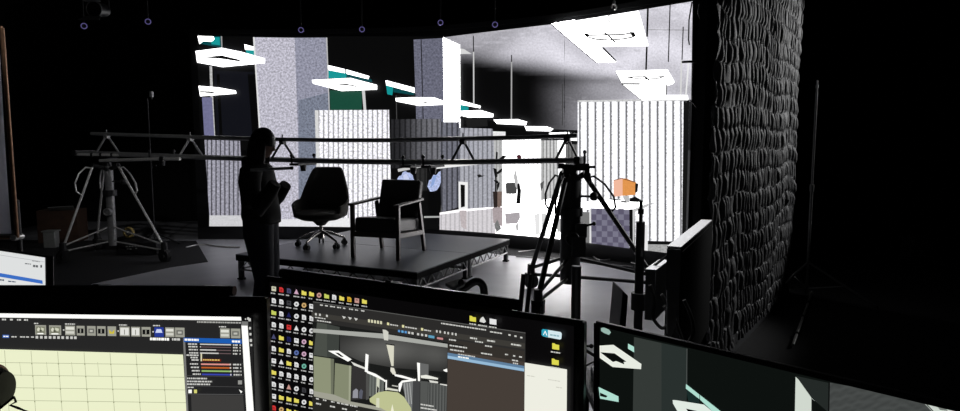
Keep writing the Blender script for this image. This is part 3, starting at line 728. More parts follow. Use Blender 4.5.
    def torso(u, v):
        a = 2*PI*u; z = .955+v*.49; ca, sa = math.cos(a), math.sin(a)
        tab = [(0,.140,.19,.005),(.12,.148,.195,.005),(.35,.140,.19,.0),(.62,.135,.20,-.005),(.82,.120,.20,-.012),(.93,.105,.15,-.012),(1,.075,.085,.0)]
        for i in range(len(tab)-1):
            if tab[i][0] <= v <= tab[i+1][0]+1e-9:
                q = (v-tab[i][0])/(tab[i+1][0]-tab[i][0]); rx, ry, cx = (tab[i][n]*(1-q)+tab[i+1][n]*q for n in (1,2,3)); break
        w = 1+.025*math.sin(5*a+9*v)+.018*math.sin(3*a-21*v)
        return V((cx+rx*ca*w, ry*sa*w, z))
    jk.grid(torso, 48, 26)
    for s in (-1, 1):
        pts = [(-.02,-.165,1.385),(-.02,-.215,1.30),(-.005,-.245,1.12),(.035,-.25,1.095),(.12,-.25,1.195),(.19,-.272,1.293)] if s < 0 else [(-.02,.165,1.385),(-.02,.215,1.30),(-.005,.24,1.12),(.02,.225,1.09),(.10,.18,1.16),(.178,.128,1.255)]
        vs2 = []; 
        jk.tube(pts, [.085,.082,.07,.068,.058,.045], 16)
    jb = jk.build('jacket', JACKET, t, solid=.008)
    hd = MB()
    def hood(u, v):
        a = math.radians(50)+u*math.radians(260); p = 2*PI*v
        R = .088+.03*math.cos(p)*(.6-.4*math.cos(a)); return V((-.012+R*math.cos(a)*1.05, R*1.15*math.sin(a), 1.435+.045*math.sin(p)-.02*math.cos(a)))
    hd.grid(hood, 36, 14).build('hood', JACKET, jb)
    # trousers and shoes
    tr = MB()
    def leg(s):
        pts = [(.0,s*.075,1.0),(.0,s*.088,.86),(.02,s*.093,.68),(.035,s*.097,.49),(.005,s*.10,.32),(-.015,s*.10,.11)]
        tr.tube(pts, [.125,.118,.098,.078,.073,.07], 20)
    leg(-1); leg(1)
    fuse(tr, .009).build('trousers', DENIM, t)
    for s in (-1, 1):
        MB().lathe([(.01,0),(.052,.002),(.056,.03),(.05,.07),(.036,.10),(.01,.105)], (.045,s*.105,.0), 20, Matrix.Diagonal(V((2.5,.9,1)))).build('shoe', RUBBER, t)
    # pale bar held in the near hand
    I = t.matrix_basis; q = I @ V((.165,-.312,1.405))
    tb = thing('bar', 'short pale bar held at chest height by the standing person', 'bar', q, math.radians(4))
    MB().tube([(-.15,0,-.004), (.16,0,.010)], .0115, 12).build('tube', ALU, tb)
    MB().cyl((.155,0,.0098), (.172,0,.0106), .0135).build('end_cap', RUBBER, tb)
person()
# ------------------------------------------------------------------ desks
DKZ = .90
def desk(label, x0, x1, y0, y1, z, group=None):
    t = thing('desk', label, 'desk', ((x0+x1)/2, (y0+y1)/2, 0)); cx, cy = (x0+x1)/2, (y0+y1)/2
    MB().box((0,0,z-.015), (x1-x0, y1-y0, .03)).build('desk_top', BLKPLA, t, bevel=.004)
    for sx in (-1, 1):
        for sy in (-1, 1): MB().box((sx*((x1-x0)/2-.06), sy*((y1-y0)/2-.06), (z-.03)/2), (.05,.05,z-.03)).build('leg', BLACK, t)
    return t
desk('black operator desk under the three large monitors', -1.45, 1.55, .45, 1.60, DKZ)
desk('black side desk under the small white-screened monitor', -2.75, -1.30, 2.0, 2.85, .80)

SCREEN = picture_mat('monitor_picture', 1.0, .32)
class Plane:
    def __init__(s, p0, p1, tilt):
        e = p1-p0; eh = V((e.x, e.y, 0)).normalized(); nh = V((eh.y, -eh.x, 0))
        s.down = V((0,0,-1))*math.cos(tilt)+nh*math.sin(tilt); s.p = p0; s.e = e.normalized()
        s.n = s.e.cross(s.down).normalized()
        if s.n.dot(EYE-p0) < 0: s.n = -s.n
    def hit(s, px, py, lay=0):
        d = ray(px, py); q = s.p+s.n*(.0008+.00012*lay) if lay else s.p
        return EYE+d*((q-EYE).dot(s.n)/d.dot(s.n))
def monitor(label, pl, quad, deskz, neck=None):
    q = [pl.hit(*c) for c in quad]; mid = (q[0]+q[1]+q[2]+q[3])/4; nh = V((pl.n.x, pl.n.y, 0)).normalized()
    b = mid-nh*.13; t = thing('monitor', label, 'monitor', (b.x, b.y, deskz), math.atan2(pl.e.y, pl.e.x))
    n = pl.n
    MB().prism([p-n*.001 for p in q], -n*.022).build('housing', BLKPLA, t, world=True, bevel=.003)
    c = sum(q, V())/4; inner = [c+(p-c)*.72-n*.023 for p in q]
    MB().prism(inner, -n*.03).build('back_cover', BLKPLA, t, world=True, bevel=.008)
    # raised rim round the glass
    rim = MB(); w = .008
    for i in range(4):
        a, d = q[i], q[(i+1) % 4]; rim.beam(a.lerp(d, .0)+n*.0015, d+n*.0015, w, .005, n)
    rim.build('bezel', BLACK, t, world=True)
    top = c-n*.055; MB().beam(V((b.x,b.y,deskz+.01))-nh*.03, top-n*.01, .06, .03, nh).build('neck', BLACK, t, world=True)
    MB().box((0,0,.007), (.26,.20,.014)).build('base', BLACK, t, bevel=.004)
    return t, q
def light_bar(label, a, b, r, off, pl):
    c = (a+b)/2; t = thing('light_bar', label, 'light bar', c)
    d = (b-a).normalized()
    MB().beam(a, b, r*2.0, r*2, pl.n).build('housing', BLKPLA, t, world=True, bevel=r*.5)
    for q, s in ((a,-1), (b,1)): MB().cyl(q+d*s*.0, q+d*s*.006, r*.95, n=16).build('end_cap', BLACK, t, world=True)
    k = c-pl.n*.035; MB().tube([c, c-pl.n*.03, k+pl.down*.05], [.014,.014,.012], 10).build('clip', BLACK, t, world=True)
    return t

CREAM = lin(236,240,204); DG = lin(38,38,38); MG = lin(64,64,62); LT = lin(205,205,200); WH = (1.05,1.05,1.0)
# ---- left monitor
pA = Plane(at(0,296.4,1.30), at(265,298.5,1.25), math.radians(5))
tA, qA = monitor('left large monitor showing a cream grid canvas and dark toolbars', pA, [(-42,296),(265.5,298.5),(270,482),(-42,478)], DKZ)
P = Pic(pA.hit); y0 = lambda x: 313.2+x*.017
P.poly([(-36,312),(252,317),(256,470),(-36,468)], lin(10,10,11))
P.poly([(-36,312.6),(241,317.2),(254,470),(-36,468)], DG)
P.poly([(-36,312.8),(241,316.9),(241.4,320.6),(-36,317)], WH)
for x, w in ((2,5),(10,3),(17,4),(24,4)): P.words(x, 318.6+x*.02, w, 1.6, LT, .02)
tools = [(35,11,0),(49,12,0),(65,10,1),(76.5,8,2),(87,8.5,3),(97,8.5,2),(107.5,8.5,4),(119.5,10,5),(131,9,5),(141.5,9,2),(154.3,9.2,6),(165.2,9,1),(175,9.4,3),(220,9.6,1),(230.8,9.4,3)]
for x, w, k in tools:
    y = 324.4+x*.018; P.para(x, y, w, 9.6, lin(158,158,146) if k != 6 else lin(40,60,150), .018, .03, layer=30)
    if k == 0: P.para(x+1, y+1.4, w-2, 6.6, lin(128,130,112), .018, layer=31).poly([(x+2,y+4),(x+3.6,y+2.2),(x+5,y+3.6),(x+4,y+6.4),(x+2.4,y+6)], lin(214,214,196), layer=32).poly([(x+6,y+2.4),(x+w-2,y+3.4),(x+w-2.6,y+6.2),(x+6.4,y+5)], lin(206,208,186), layer=32).para(x+5, y+5, 1.6, 1.6, lin(60,62,50), layer=32).para(x+2.4, y+8, w-5, 1.1, WH, layer=32)
    if k == 1: P.para(x+.8, y+1.4, w-1.6, 2.6, lin(225,225,215), .018, layer=31).para(x+.8, y+5.6, w-1.6, 2.4, lin(210,210,200), .018, layer=31)
    if k == 2: P.para(x+1, y+2.6, w-2, 4.8, lin(20,20,20), .018, layer=31).para(x+w*.42, y+3, 1.2, 4, lin(150,150,140), layer=32)
    if k == 3: P.para(x+1.4, y+2.6, w-2.8, 4.6, lin(110,110,104), .018, layer=31).para(x+2.8, y+4, w-5.6, 2, lin(190,190,180), layer=32)
    if k == 4: P.poly([(x+1.4,y+3),(x+w/2,y+6),(x+w-1.4,y+3),(x+w-2,y+7.4),(x+2,y+7.4)], lin(206,190,60), layer=31)
    if k == 5: P.para(x+.8, y+1.2, w-1.6, 7.2, lin(226,226,220), .018, layer=31).para(x+w*.46, y+3, .8, 5, lin(120,120,110), layer=32)
    if k == 6: P.poly([(x+1,y+5.6),(x+2.4,y+2),(x+w-2.4,y+2),(x+w-1,y+5.6)], lin(206,216,246), layer=31)
for x in (63, 117.5, 152.4): P.para(x, 328+x*.02, 1.4, 1.4, LT, layer=31)
P.layer = 33
for x, w in ((34,5),(65,10),(119,8),(153,7),(219,7)): P.words(x, 322.2+x*.018, w, 1.2, LT, .018)
P.words(197, 321.2, 44, 1.5, lin(170,170,165), .02)
P.para(2.6, 334.8, 6.4, 3, lin(70,110,190), .018); P.words(3.4, 335.8, 5, 1.1, WH, .018)
for x, w in ((11.4,6),(20,5),(26,3),(31,3)): P.words(x, 336+x*.014, w, 1.2, LT, .014)
for x in (35.6,40,44.4,48.8,53,57.2,61.4,66,70.2,74): P.para(x, 335.4+x*.014, 2.6, 2.6, LT, .014, layer=P.layer)
P.layer += 1
P.words(150, 337.6, 20, 2.6, WH, .02); P.words(172, 338.2, 8, 2.2, LT, .02)
P.poly([(-36,348.5),(3.6,349.3),(183,354.6),(190,470),(-36,468)], CREAM)
gl2 = P.layer; P.layer += 1; gc = lin(178,182,150); gd = lin(150,154,120)
for x in (4.5, 31, 57.6, 84, 110, 136, 162): P.line(x, 350+x*.028, x+9, 470, .55, gc, layer=gl2)
for k, y in enumerate((362.6, 375, 387.6, 400.3, 413, 426)): P.line(-36, y-.6, 186, y+2.4, .55, gc, layer=gl2)
for x in (31.8, 58.4, 84.8, 110.8, 136.8, 162.6):
    for k, y in enumerate((363, 375.6, 388.3, 401)): P.para(x+k*1.0-.6, y-.2+x*.008, 1.2, 1.2, gd, layer=gl2+1)
for x in (19.6, 46.4, 71.5, 97.5): P.line(x, 362, x+1.6, 376, .35, gc, layer=gl2)
P.layer = gl2+2
P.poly([(183,338),(185,338),(191,470),(189,470)], lin(120,120,118)).poly([(185,338),(241.6,340.4),(252,470),(191,470)], lin(34,34,35))
P.poly([(183.6,337.6),(241.4,339.2),(241.8,344),(183.8,342)], lin(28,92,178)); P.words(184.6, 338.6, 14, 2, WH, .03); P.words(232, 340.4, 8, 2, WH, .03)
for i, (y, fr_, col) in enumerate(((343.6,1,LT),(346.2,.03,LT),(349.2,.52,LT),(352.4,.60,LT))):
    P.words(188+i*.4, y-.3, 9, 1.4, LT, .02); P.para(200, y+.3, 31, .8, lin(110,90,92), .02); P.para(200, y, 31*fr_, 1.2, col, .02); P.words(233, y+.7, 5, 1.4, LT, .02); P.para(239.6, y+.8, 1, 1.4, LT)
for y, w in ((354.6,12),(357,8),(359.4,7)): P.words(198-w+.5, y-.2, w, 1.4, LT, .02)
P.para(200.6, 353.6, 1.4, 7.6, lin(220,215,180)); P.para(202, 358.8, 19, 2.4, lin(120,34,22), .02); P.words(203, 359.2, 17, 1.2, lin(226,200,110), .02)
for i, col in enumerate((lin(226,150,140), lin(190,96,40), lin(150,190,110), lin(58,70,176))):
    y = 363.4+i*3.4; P.words(190+i*.9, y-.2, 8, 1.4, LT, .01); P.para(201+i*.3, y, 30, 1.5, col, .015); P.para(229.6+i*.2, y+.3, 1.3, 1.6, LT); P.words(233+i*.2, y+.4, 6, 1.5, LT, .01); P.para(240+i*.2, y+.5, 1, 1.5, LT)
P.line(186, 375.6, 242, 376.8, .5, lin(74,74,74)); P.line(187, 386, 243, 387, .5, lin(74,74,74)); P.line(188, 394, 243.6, 394.6, .5, lin(96,96,96))
for y, w in ((377.6,20),(380.6,25),(383.4,24)): P.words(187, y, w, 1.5, LT, .012)
P.para(238, 380.4, 4, 4, lin(150,150,146)); P.words(187.6, 386.8, 6, 1.2, LT); P.para(188.4, 389.6, 3.4, 3.6, WH); P.para(194, 389.6, 3, 3.6, lin(216,214,120)); P.poly([(239,389.4),(242.4,391.6),(241,393.4)], WH)
P.poly([(191,394.6),(243,395.4),(249,470),(194,470)], lin(62,61,60))
P.poly([(241.4,325),(247.6,325.4),(258,470),(250,470)], WH).para(241.6, 321.4, 6.4, 4.2, lin(120,120,118), .02)
for x, y, s in ((247.2,317.4,2),(248.4,318.4,2.4),(245,318.4,1.2),(249,327,2),(249.4,333,2),(249.6,339,2.4),(250.4,344,1.8)): P.para(x, y, s, s*1.2, LT, layer=P.layer)
P.build('screen', SCREEN, tA)
light_bar('black light bar lying along the top edge of the left monitor', pA.hit(-40,297.2)+V((0,0,.0125))-pA.n*.012, pA.hit(229,298)+V((0,0,.0125))-pA.n*.012, .0105, 0, pA)

# ---- middle monitor
pB = Plane(at(268,278,1.40), at(583,322.5,1.06), math.radians(6))
tB, qB = monitor('middle large monitor showing desktop icons and a 3D scene window', pB, [(267.6,277.6),(583,322.6),(580.6,566),(270,468)], DKZ)
P = Pic(pB.hit); P.poly([(269.6,281.5),(574,326),(572,560),(271.6,462)], lin(9,8,9))
rows = ['crbpyykgwyoky', 'wwdwtw', 'gwnwww', 'wwrwww', 'bynwpy', 'wywupw', 'wwywew', 'ywwwww', 'wwkwdw', 'wyyywy', 'rtyywd', 'wwwyww', 'ywwgww']
ic = dict(w=lin(226,226,226), c=lin(206,204,180), r=lin(206,52,52), b=lin(74,76,110), p=lin(206,166,190), y=lin(226,214,96), k=lin(198,150,140), g=lin(196,206,96), o=lin(214,170,50), d=lin(60,60,64), t=lin(206,168,110), n=lin(32,34,86), u=lin(90,110,170), e=lin(110,180,160))
for j, row in enumerate(rows):
    for i, ch in enumerate(row):
        x = 271.4+i*7.55; y = 286.2+j*12.0-(j > 6)*(j-6)*.2; sl = .142+j*.0062; y += (x-271.4)*sl; k = ic[ch]; s = random.random()
        if ch in 'yg': P.poly([(x,y),(x+1.8,y+.3),(x+2.3,y+1),(x+4.8,y+1.4),(x+4.8,y+5),(x,y+4.3)], k, layer=4)
        elif s < .45: P.poly([(x+.4,y-.2),(x+3.2,y+.2),(x+4.5,y+1.6),(x+4.5,y+5.2),(x+.4,y+4.6)], k, layer=4).para(x+1.4, y+1.8, 2, .7, tuple(q*.35 for q in k), sl, layer=5).para(x+1.4, y+3.1, 2, .7, tuple(q*.35 for q in k), sl, layer=5)
        elif s < .75: P.poly([(x+2.4+2.4*math.cos(a*PI/5), y+2.6+2.5*math.sin(a*PI/5)) for a in range(10)], k, layer=4).poly([(x+2.4+1.1*math.cos(a*PI/4), y+2.6+1.1*math.sin(a*PI/4)) for a in range(8)], tuple(q*.25 for q in k), layer=5)
        elif s < .9: P.para(x+.2, y, 4.4, 4.6, k, sl, layer=4).para(x+1.2, y+1.2, 2.2, 1.2, tuple(q*.3 for q in k), sl, layer=5)
        else: P.poly([(x+2.3,y-.4),(x+4.7,y+4.9),(x,y+4.3)], k, layer=4)
        P.words(x-.6, y+6.2, random.uniform(3.5, 6.2), 1.15, lin(180,180,178), sl, layer=4)
P.layer = 8
# the application window
P.poly([(313,301.4),(525.5,332.6),(524.2,540),(315,470)], lin(44,43,42))
P.poly([(313,301.4),(525.5,332.6),(525.5,333.4),(313,302.2)], lin(88,88,86))
for x, w in ((320,3),(325,3),(330,5),(337,4),(343,3),(349,4),(355,3),(361,4)): P.words(x, 304.3+(x-320)*.14, w, 1.2, LT, .14, layer=P.layer)
P.layer += 1
P.words(441, 322.6, 45, 1.3, LT, .15); P.words(490, 331, 12, 1.3, LT, .15)
for x, y in ((508.4,334),(514.4,335.2),(520.2,336.6)): P.para(x, y, 2.2, 1.6, LT, .15, layer=P.layer)
P.layer += 1
P.poly([(311.6,312),(524.8,343.4),(524.6,349),(311.6,317)], lin(60,58,54))
for x in (315,319,326): P.para(x, 313+(x-315)*.15, 1.8, 2.2, LT, .15, layer=P.layer)
for x in (342,348,354): P.poly([(x,315.8+(x-342)*.15),(x+4,317+(x-342)*.15),(x+1.8,319+(x-342)*.15)], LT, layer=P.layer)
for x in (368,371,374,377,380): P.para(x, 319.2+(x-368)*.15, 2, 3, lin(214,212,180), .15, layer=P.layer)
for x, w in ((387,11),(402,15),(421,10)): P.para(x, 322.4+(x-387)*.16, 2.2, 2.6, lin(226,222,170), .15, layer=P.layer).words(x+3, 323.4+(x-384)*.16, w-3, 1.2, LT, .16, layer=P.layer)
for x in (436,439.4,444,447.4,451.6,455): P.para(x, 330+(x-436)*.16, 1.6, 2.4, LT, .15, layer=P.layer)
for x, w in ((470,7),(487,8),(511,10)): P.words(x, 337+(x-470)*.155, w, 1.6, LT, .15, layer=P.layer)
P.words(317, 319.8, 14, 1.2, LT, .15, layer=P.layer); P.words(315, 316.8, 11, 1.0, LT, .15, layer=P.layer)
P.layer += 1
# viewport picture
P.poly([(312.4,321.5),(447.8,342.5),(446,424),(313.4,400)], lin(26,27,26))
def vc(x, y):
    b = .02+.10*math.exp(-((x-386)/42)**2-((y-350)/14)**2)+.05*math.exp(-((x-438)/16)**2-((y-356)/12)**2); return (b, b, b*.95)
P.poly([(340,332),(447.8,345),(447,372),(395,368),(362,362),(340,352)], vc, sx=6, sy=5)
P.poly([(317,322.4),(327,324),(327,357),(313.6,355)], lin(74,78,72)).poly([(327,324),(339.6,327),(338.6,358),(327,357)], lin(62,66,62))
P.poly([(313,328.6),(383,333.6),(447.6,344),(447.6,347.6),(383,338.6),(313,332.4)], lin(168,170,164))
P.poly([(382.6,329.4),(386,330),(388.4,332),(388.2,340.6),(384,340)], lin(208,208,198))
P.poly([(313.6,356),(334,359),(333.4,394.5),(313.8,391)], lin(142,147,120)).poly([(330.6,358.5),(334,359),(333.4,394.5),(331,394)], lin(110,114,96)).poly([(335,363),(351.4,366),(350.4,401.5),(334,397.6)], lin(132,137,112)).poly([(349,365.4),(351.4,366),(350.4,401.5),(348.6,401)], lin(160,164,140))
P.poly([(313.8,391),(334,394.6),(351,401.6),(385,408),(446,420),(446,424),(350,404.6),(313.8,396.4)], lin(160,160,146))
P.poly([(352,366),(366,368.6),(366,399),(351,400)], lin(52,50,50)).poly([(366,371),(369,371.6),(369,399),(366,400)], lin(80,80,78))
P.poly([(353,391),(356,388.4),(358,390),(358,398),(352.6,398)], lin(148,148,156)).poly([(359,392),(361,389),(363,391),(362,399),(359,398)], lin(90,92,104))
P.poly([(328,350.8),(338.6,350.6),(351.6,359.4),(348,361.6)], WH).poly([(335,352.6),(338.4,352.8),(344,357),(341,356.8)], lin(20,20,20))
P.poly([(351,361.5),(358,364.6),(364,367),(366,368),(365,369.4),(354,365.4)], lin(226,226,218)).poly([(365.6,353.6),(368.6,355),(367.6,372.6),(364.8,371.6)], WH)
P.poly([(367,370.6),(376,374),(386,380.6),(385,382),(374,376.4),(367,373)], WH).poly([(369.5,374),(384,381),(383.6,393),(379,398),(369,396)], lin(104,108,104))
for x in (372,375,378,381): P.line(x, 375+(x-372)*.5, x-.4, 397-(x-372)*.3, .7, lin(64,66,64), layer=P.layer)
P.layer += 1
P.poly([(376.6,377),(379.6,378.6),(379,398),(376,398)], lin(206,208,190)).poly([(377,386),(379,388),(378,396),(376.6,395)], lin(40,40,42))
P.poly([(386.4,344.6),(394,345.8),(393.6,366),(391.4,366)], lin(216,214,196)).poly([(385.6,343.4),(394.6,344.6),(394.4,345.6),(385.8,344.4)], lin(30,30,30)).poly([(390.6,367.4),(394,368),(396,373.6),(393,374.6),(390.4,371)], lin(226,224,210))
P.poly([(385.6,380),(387,380),(386.8,390),(385.4,390)], WH).poly([(386,387.4),(398,389.6),(398,391.4),(386,389.6)], lin(220,220,206)).poly([(392,385),(398,386),(398,387),(392,386)], lin(200,200,190))
P.poly([(394,374),(402,375.4),(416,379.6),(415.6,381),(401,377.6),(395,376)], WH).poly([(398.6,384),(402,380.6),(416,378.8),(416,380.6),(402.6,382.6),(400,392),(398.6,391)], WH)
P.poly([(417,362.6),(420,363),(420,382),(418,381)], WH).poly([(420,363),(428.6,364.4),(428.4,377),(420,376)], lin(104,105,104))
P.poly([(420.6,375.6),(426,374.8),(438,378),(438,379.6),(426,378.6),(421,378)], lin(236,236,226)).poly([(429,380),(438,381.6),(438,383.4),(430,382.4)], lin(220,220,212)).poly([(440,383.6),(447,384.6),(447,386),(440,385)], lin(224,224,216)).poly([(443,370),(447,368.6),(447.4,372),(445,371.6)], WH)
P.poly([(402,383),(412,381.4),(420,381),(419.6,412),(410,414),(405,396)], lin(116,118,118)).poly([(413,381.2),(420,381),(419.6,412),(412,413)], lin(66,67,68))
for x in (404.4,407,409.6): P.line(x, 383, x+2, 404, .8, lin(170,172,170), layer=P.layer)
P.layer += 1
P.poly([(420.4,381),(428,381.6),(427.6,412),(420,412)], lin(84,86,84)).poly([(428.4,382),(447,386),(446,424),(427.8,416)], lin(92,94,92))
for x in range(430, 447, 3): P.line(x, 383+(x-430)*.2, x-.4, 420, .9, lin(56,58,57), layer=P.layer)
P.layer += 1
P.poly([(369.4,398.6),(378,392.4),(386,391),(398,392.4),(404,397),(411,408),(413,424),(388,412),(370,402)], lin(190,194,146))
P.poly([(390.6,412),(392.4,404),(394,412)], lin(236,236,210)).poly([(376.4,398),(379.4,398),(379.4,408),(376,407)], lin(214,216,190))
P.words(420.6, 403.6, 13, 1.4, LT, .16); P.words(420.6, 407, 16, 1.4, LT, .16)
P.poly([(312,396.6),(350,404.8),(446,424.4),(444,470),(315,460)], lin(40,39,36))
for x in (316,323,331,337,341,345,350,354): P.words(x, 397.8+(x-316)*.2, 3.4, 1.4, LT, .2, layer=P.layer)
for x in (316,330,342,356): P.words(x, 402.6+(x-316)*.2, 5, 1.5, LT, .2, layer=P.layer)
P.layer += 1
for k, x in enumerate((398,401.4,404.6,408,411.4,417,421,425)): P.para(x, 329.8+(x-398)*.165, 2.2, 2.2, (lin(90,150,210), lin(100,170,220))[k % 2] if k < 3 else LT, .16, layer=P.layer)
P.para(428.4, 335, 6, 2.6, lin(96,160,190), .16, layer=P.layer); P.para(437, 337, 6, 2, lin(200,140,140), .16, layer=P.layer); P.layer += 1
# right hand lists
P.poly([(448,339),(524.4,351),(523.6,540),(446,470)], lin(70,62,56))
P.poly([(448,339),(524.4,351),(524.2,362),(448,350)], lin(52,48,44)).poly([(448.2,343),(463,345),(463,347),(448.2,345)], lin(30,29,28))
for x, y, w in ((449,338.8,7),(449.6,344.6,18),(475,340.6,8),(485,345,7),(450,348.8,14),(458,353.6,17),(481,352.4,11),(505,353.6,3),(513,355,3),(519,356,3),(512,359.4,6),(513,362.4,5),(513,365.4,5)): P.words(x, y, w, 1.4, LT, .15, layer=P.layer)
P.layer += 1
P.poly([(447.6,352.6),(524.2,366),(524.2,371.6),(447.6,358.6)], lin(96,128,158)).poly([(447.6,355.6),(524.2,368.6),(524.2,371.4),(447.6,358.4)], lin(150,186,214)); P.words(458, 356, 11, 1.3, WH, .16)
# pale window, badge and folders on the right
P.poly([(524.8,362.6),(567,369.4),(565.6,560),(523.4,540)], lin(238,238,226))
for x, y, w in ((527,375,8),(548,379,12),(556,386.6,6)): P.words(x, y, w, .9, lin(206,206,194), .16)
P.poly([(541.6,330.4),(543,329),(560.6,332),(561.8,333.6),(561.4,338.6),(560,339.6),(543,336.4),(541.6,335)], lin(212,232,238)).poly([(541.6,330.4),(543,329),(548,329.8),(548,337.2),(543,336.4),(541.6,335)], lin(44,160,186)); P.line(543.4,335,545.2,331,.7,WH).line(545.2,331,546.8,335.6,.7,WH); P.words(550, 334, 10, 1.5, lin(140,180,190), .15)
for x, y in ((552.2,343), (551.8,358.4)):
    P.poly([(x,y),(x+2.6,y+.4),(x+3.4,y+1.4),(x+7,y+2),(x+7,y+7),(x,y+6)], lin(222,216,80)); P.words(x-1.4, y+8, 9.4, 1.3, LT, .15)
P.poly([(469.6,315.6),(472,316),(472.8,317),(476,317.4),(476,322),(469.6,321)], lin(222,216,80)).poly([(481,318),(483,316.6),(484.6,319),(486,321.6),(484,323),(479.6,321.6),(480,319.6)], lin(220,220,216)).poly([(489.6,318.4),(496.4,319.6),(496.4,325),(489.6,324)], lin(230,230,230)).words(469.4, 323, 6.6, 1.2, LT, .15).words(478, 324.4, 9, 1.2, LT, .15).words(489, 326, 8, 1.2, LT, .15)
P.build('screen', SCREEN, tB)
light_bar('black light bar lying along the top edge of the middle monitor', pB.hit(280,279.2)+V((0,0,.0125))-pB.n*.012, pB.hit(512,312.4)+V((0,0,.0125))-pB.n*.012, .0105, 0, pB)

# ---- right monitor
pC = Plane(at(597,323,1.10), at(960,408,.75), math.radians(4))
tC, qC = monitor('right large monitor showing dark walls and white square lamps', pC, [(597,323),(1008,419.5),(1006,748),(597,532)], DKZ)
P = Pic(pC.hit); P.poly([(599.6,326.4),(996,419),(996,730),(599.6,524)], lin(13,17,15))
pale = lin(206,222,212); mint = lin(176,222,208)
P.poly([(601,328),(604,327.4),(609,329.6),(611,332.4),(609,335),(604,333),(601,331)], lin(150,180,170))
P.poly([(634,337),(661.5,343),(661.5,540),(631,540)], lin(52,57,54)).poly([(661.5,343),(687,348.6),(687.4,384),(684.5,440),(690,560),(661.5,540)], lin(41,48,46)).line(687,348.6,686.6,384,.7,lin(80,84,82))
P.poly([(599.6,345.6),(613.4,344.8),(641.4,364),(641,369.2),(612.6,367),(599.8,358)], lin(232,236,226)).poly([(600.2,352.2),(614.6,353.4),(626.4,361.6),(623.6,362),(624.4,364.4),(616,361),(613,362)], lin(10,13,12))
P.poly([(628,343.6),(634,346.8),(634.2,352.4),(628,348.8)], mint).poly([(598.6,387),(618.4,396.4),(618.6,402),(600,398.6)], mint).poly([(600,392.6),(607.6,396),(606,397.6),(600,396)], lin(13,17,15))
P.poly([(686.4,390),(699.4,400),(699.4,415),(690,412)], lin(26,44,42)).poly([(686,384),(699.4,394.6),(699.4,399.2),(685.8,388.6)], mint).poly([(700,395),(719.6,410.4),(730,420),(728,426),(700,399.6)], mint)
P.poly([(672.6,400),(676,400.2),(704,404.6),(760,450),(700,450),(673,403.6)], lin(224,234,226)).poly([(686,408.6),(697,411),(720,436),(700,430)], lin(10,13,12))
P.poly([(795.6,376.8),(811.4,391.6),(811,560),(792,560)], lin(208,216,206)).poly([(811.6,397.4),(816,398),(824,407.6),(812,398.8)], lin(206,214,206))
P.poly([(796,376),(829,383),(828,412),(811.6,398)], lin(36,41,39)).line(829,382.6,828.4,430,1.0,lin(10,11,11))
def cc(x, y):
    s = .062+.012*math.sin(y*.7+math.sin(x*.19)*4+x*.13); return (s*.92, s, s*.97)
P.poly([(830,382.6),(922,399.4),(980,440),(828.6,440)], cc, sx=6, sy=3)
P.poly([(920,399),(996,418),(996,480),(960,440)], lin(204,212,204)).line(922,399.4,960,440,1.0,lin(30,32,31)).poly([(936,405),(944,406.6),(948,411),(940,410)], lin(120,126,120))
P.build('screen', SCREEN, tC)
# ---- small monitor at the left edge
pD = Plane(at(0,250.4,2.60), at(46,257.4,2.43), math.radians(4))
tD, qD = monitor('small monitor at the left edge with a white page and a blue band', pD, [(-150,227),(47.4,256.6),(48,338),(-150,318)], .80)
P = Pic(pD.hit); P.poly([(-148,229),(45,257.6),(46,336),(-148,316)], lin(222,224,224)); P.poly([(-148,253),(0,273),(42.4,280.4),(42.8,284),(0,276.8),(-148,258)], lin(60,110,196)).poly([(-148,258),(42.8,284),(46,300),(46,336),(-148,316)], lin(226,228,228))
P.line(-148,232,44.6,262,.5,lin(180,182,184)); P.words(25, 263, 6, 1.1, lin(110,112,114), .1); P.words(33, 264.8, 5, 2.2, lin(90,92,94), .1); P.para(40.4, 265, 1.5, 2.6, lin(20,20,22)); P.words(32, 260.4, 8, .9, lin(150,150,152), .12); P.words(0, 279, 5, 1.6, lin(60,70,90), .1); P.words(8, 280.6, 8, 1.2, lin(80,90,110), .1)
P.build('screen', SCREEN, tD)

# ------------------------------------------------------------------ headset on its hook in front of the left monitor
h = thing('headset', 'black headset with red trim and a curly cable, before the left monitor', 'headset', at(-22,470,1.12))
h.location.z = DKZ; h.matrix_basis = Matrix.Translation(V((h.location.x, h.location.y, DKZ)))
c = at(-7,389,1.12)
for off in (0, -.165):
    q = c+V((off, 0, 0)); m = MB(); m.lathe([(.004,-.022),(.03,-.022),(.038,-.012),(.04,0),(.034,.012),(.03,.02),(.004,.022)], q, 24, Matrix.Rotation(PI/2, 3, 'Y')); cup = m.build('ear_cup', RUBBER, h, world=True)
    MB().torus(q+V((.0,0,0)), .040, .0035, (1,0,0)).build('red_trim', RED, cup, world=True, label='red trim ring')
MB().tube([c+V((0,0,.04))+V((-.0825+.0825*math.cos(a*PI/12), 0, .10*math.sin(a*PI/12))) for a in range(13)], .008, 8).build('headband', BLKPLA, h, world=True)
cb = [c+V((.012,-.01,-.036)), at(14,397,1.11), at(16,402,1.10), at(10,405,1.10), at(18,408,1.10), at(28,412,1.10), at(14,420,1.11)]
MB().tube(cb, .0022, 6).build('cable', RUBBER, h, world=True)
hs = thing('headset_stand', 'black stand holding the headset before the left monitor', 'stand', (c.x-.0825, c.y, DKZ))
MB().cyl((0,0,0), (0,0,.012), .06).build('base', BLACK, hs); MB().cyl((0,0,.01), (0,0,c.z+.122-DKZ), .008).build('post', BLACK, hs); MB().cyl((0,-.03,c.z+.124-DKZ), (0,.03,c.z+.124-DKZ), .007).build('hook', BLACK, hs)

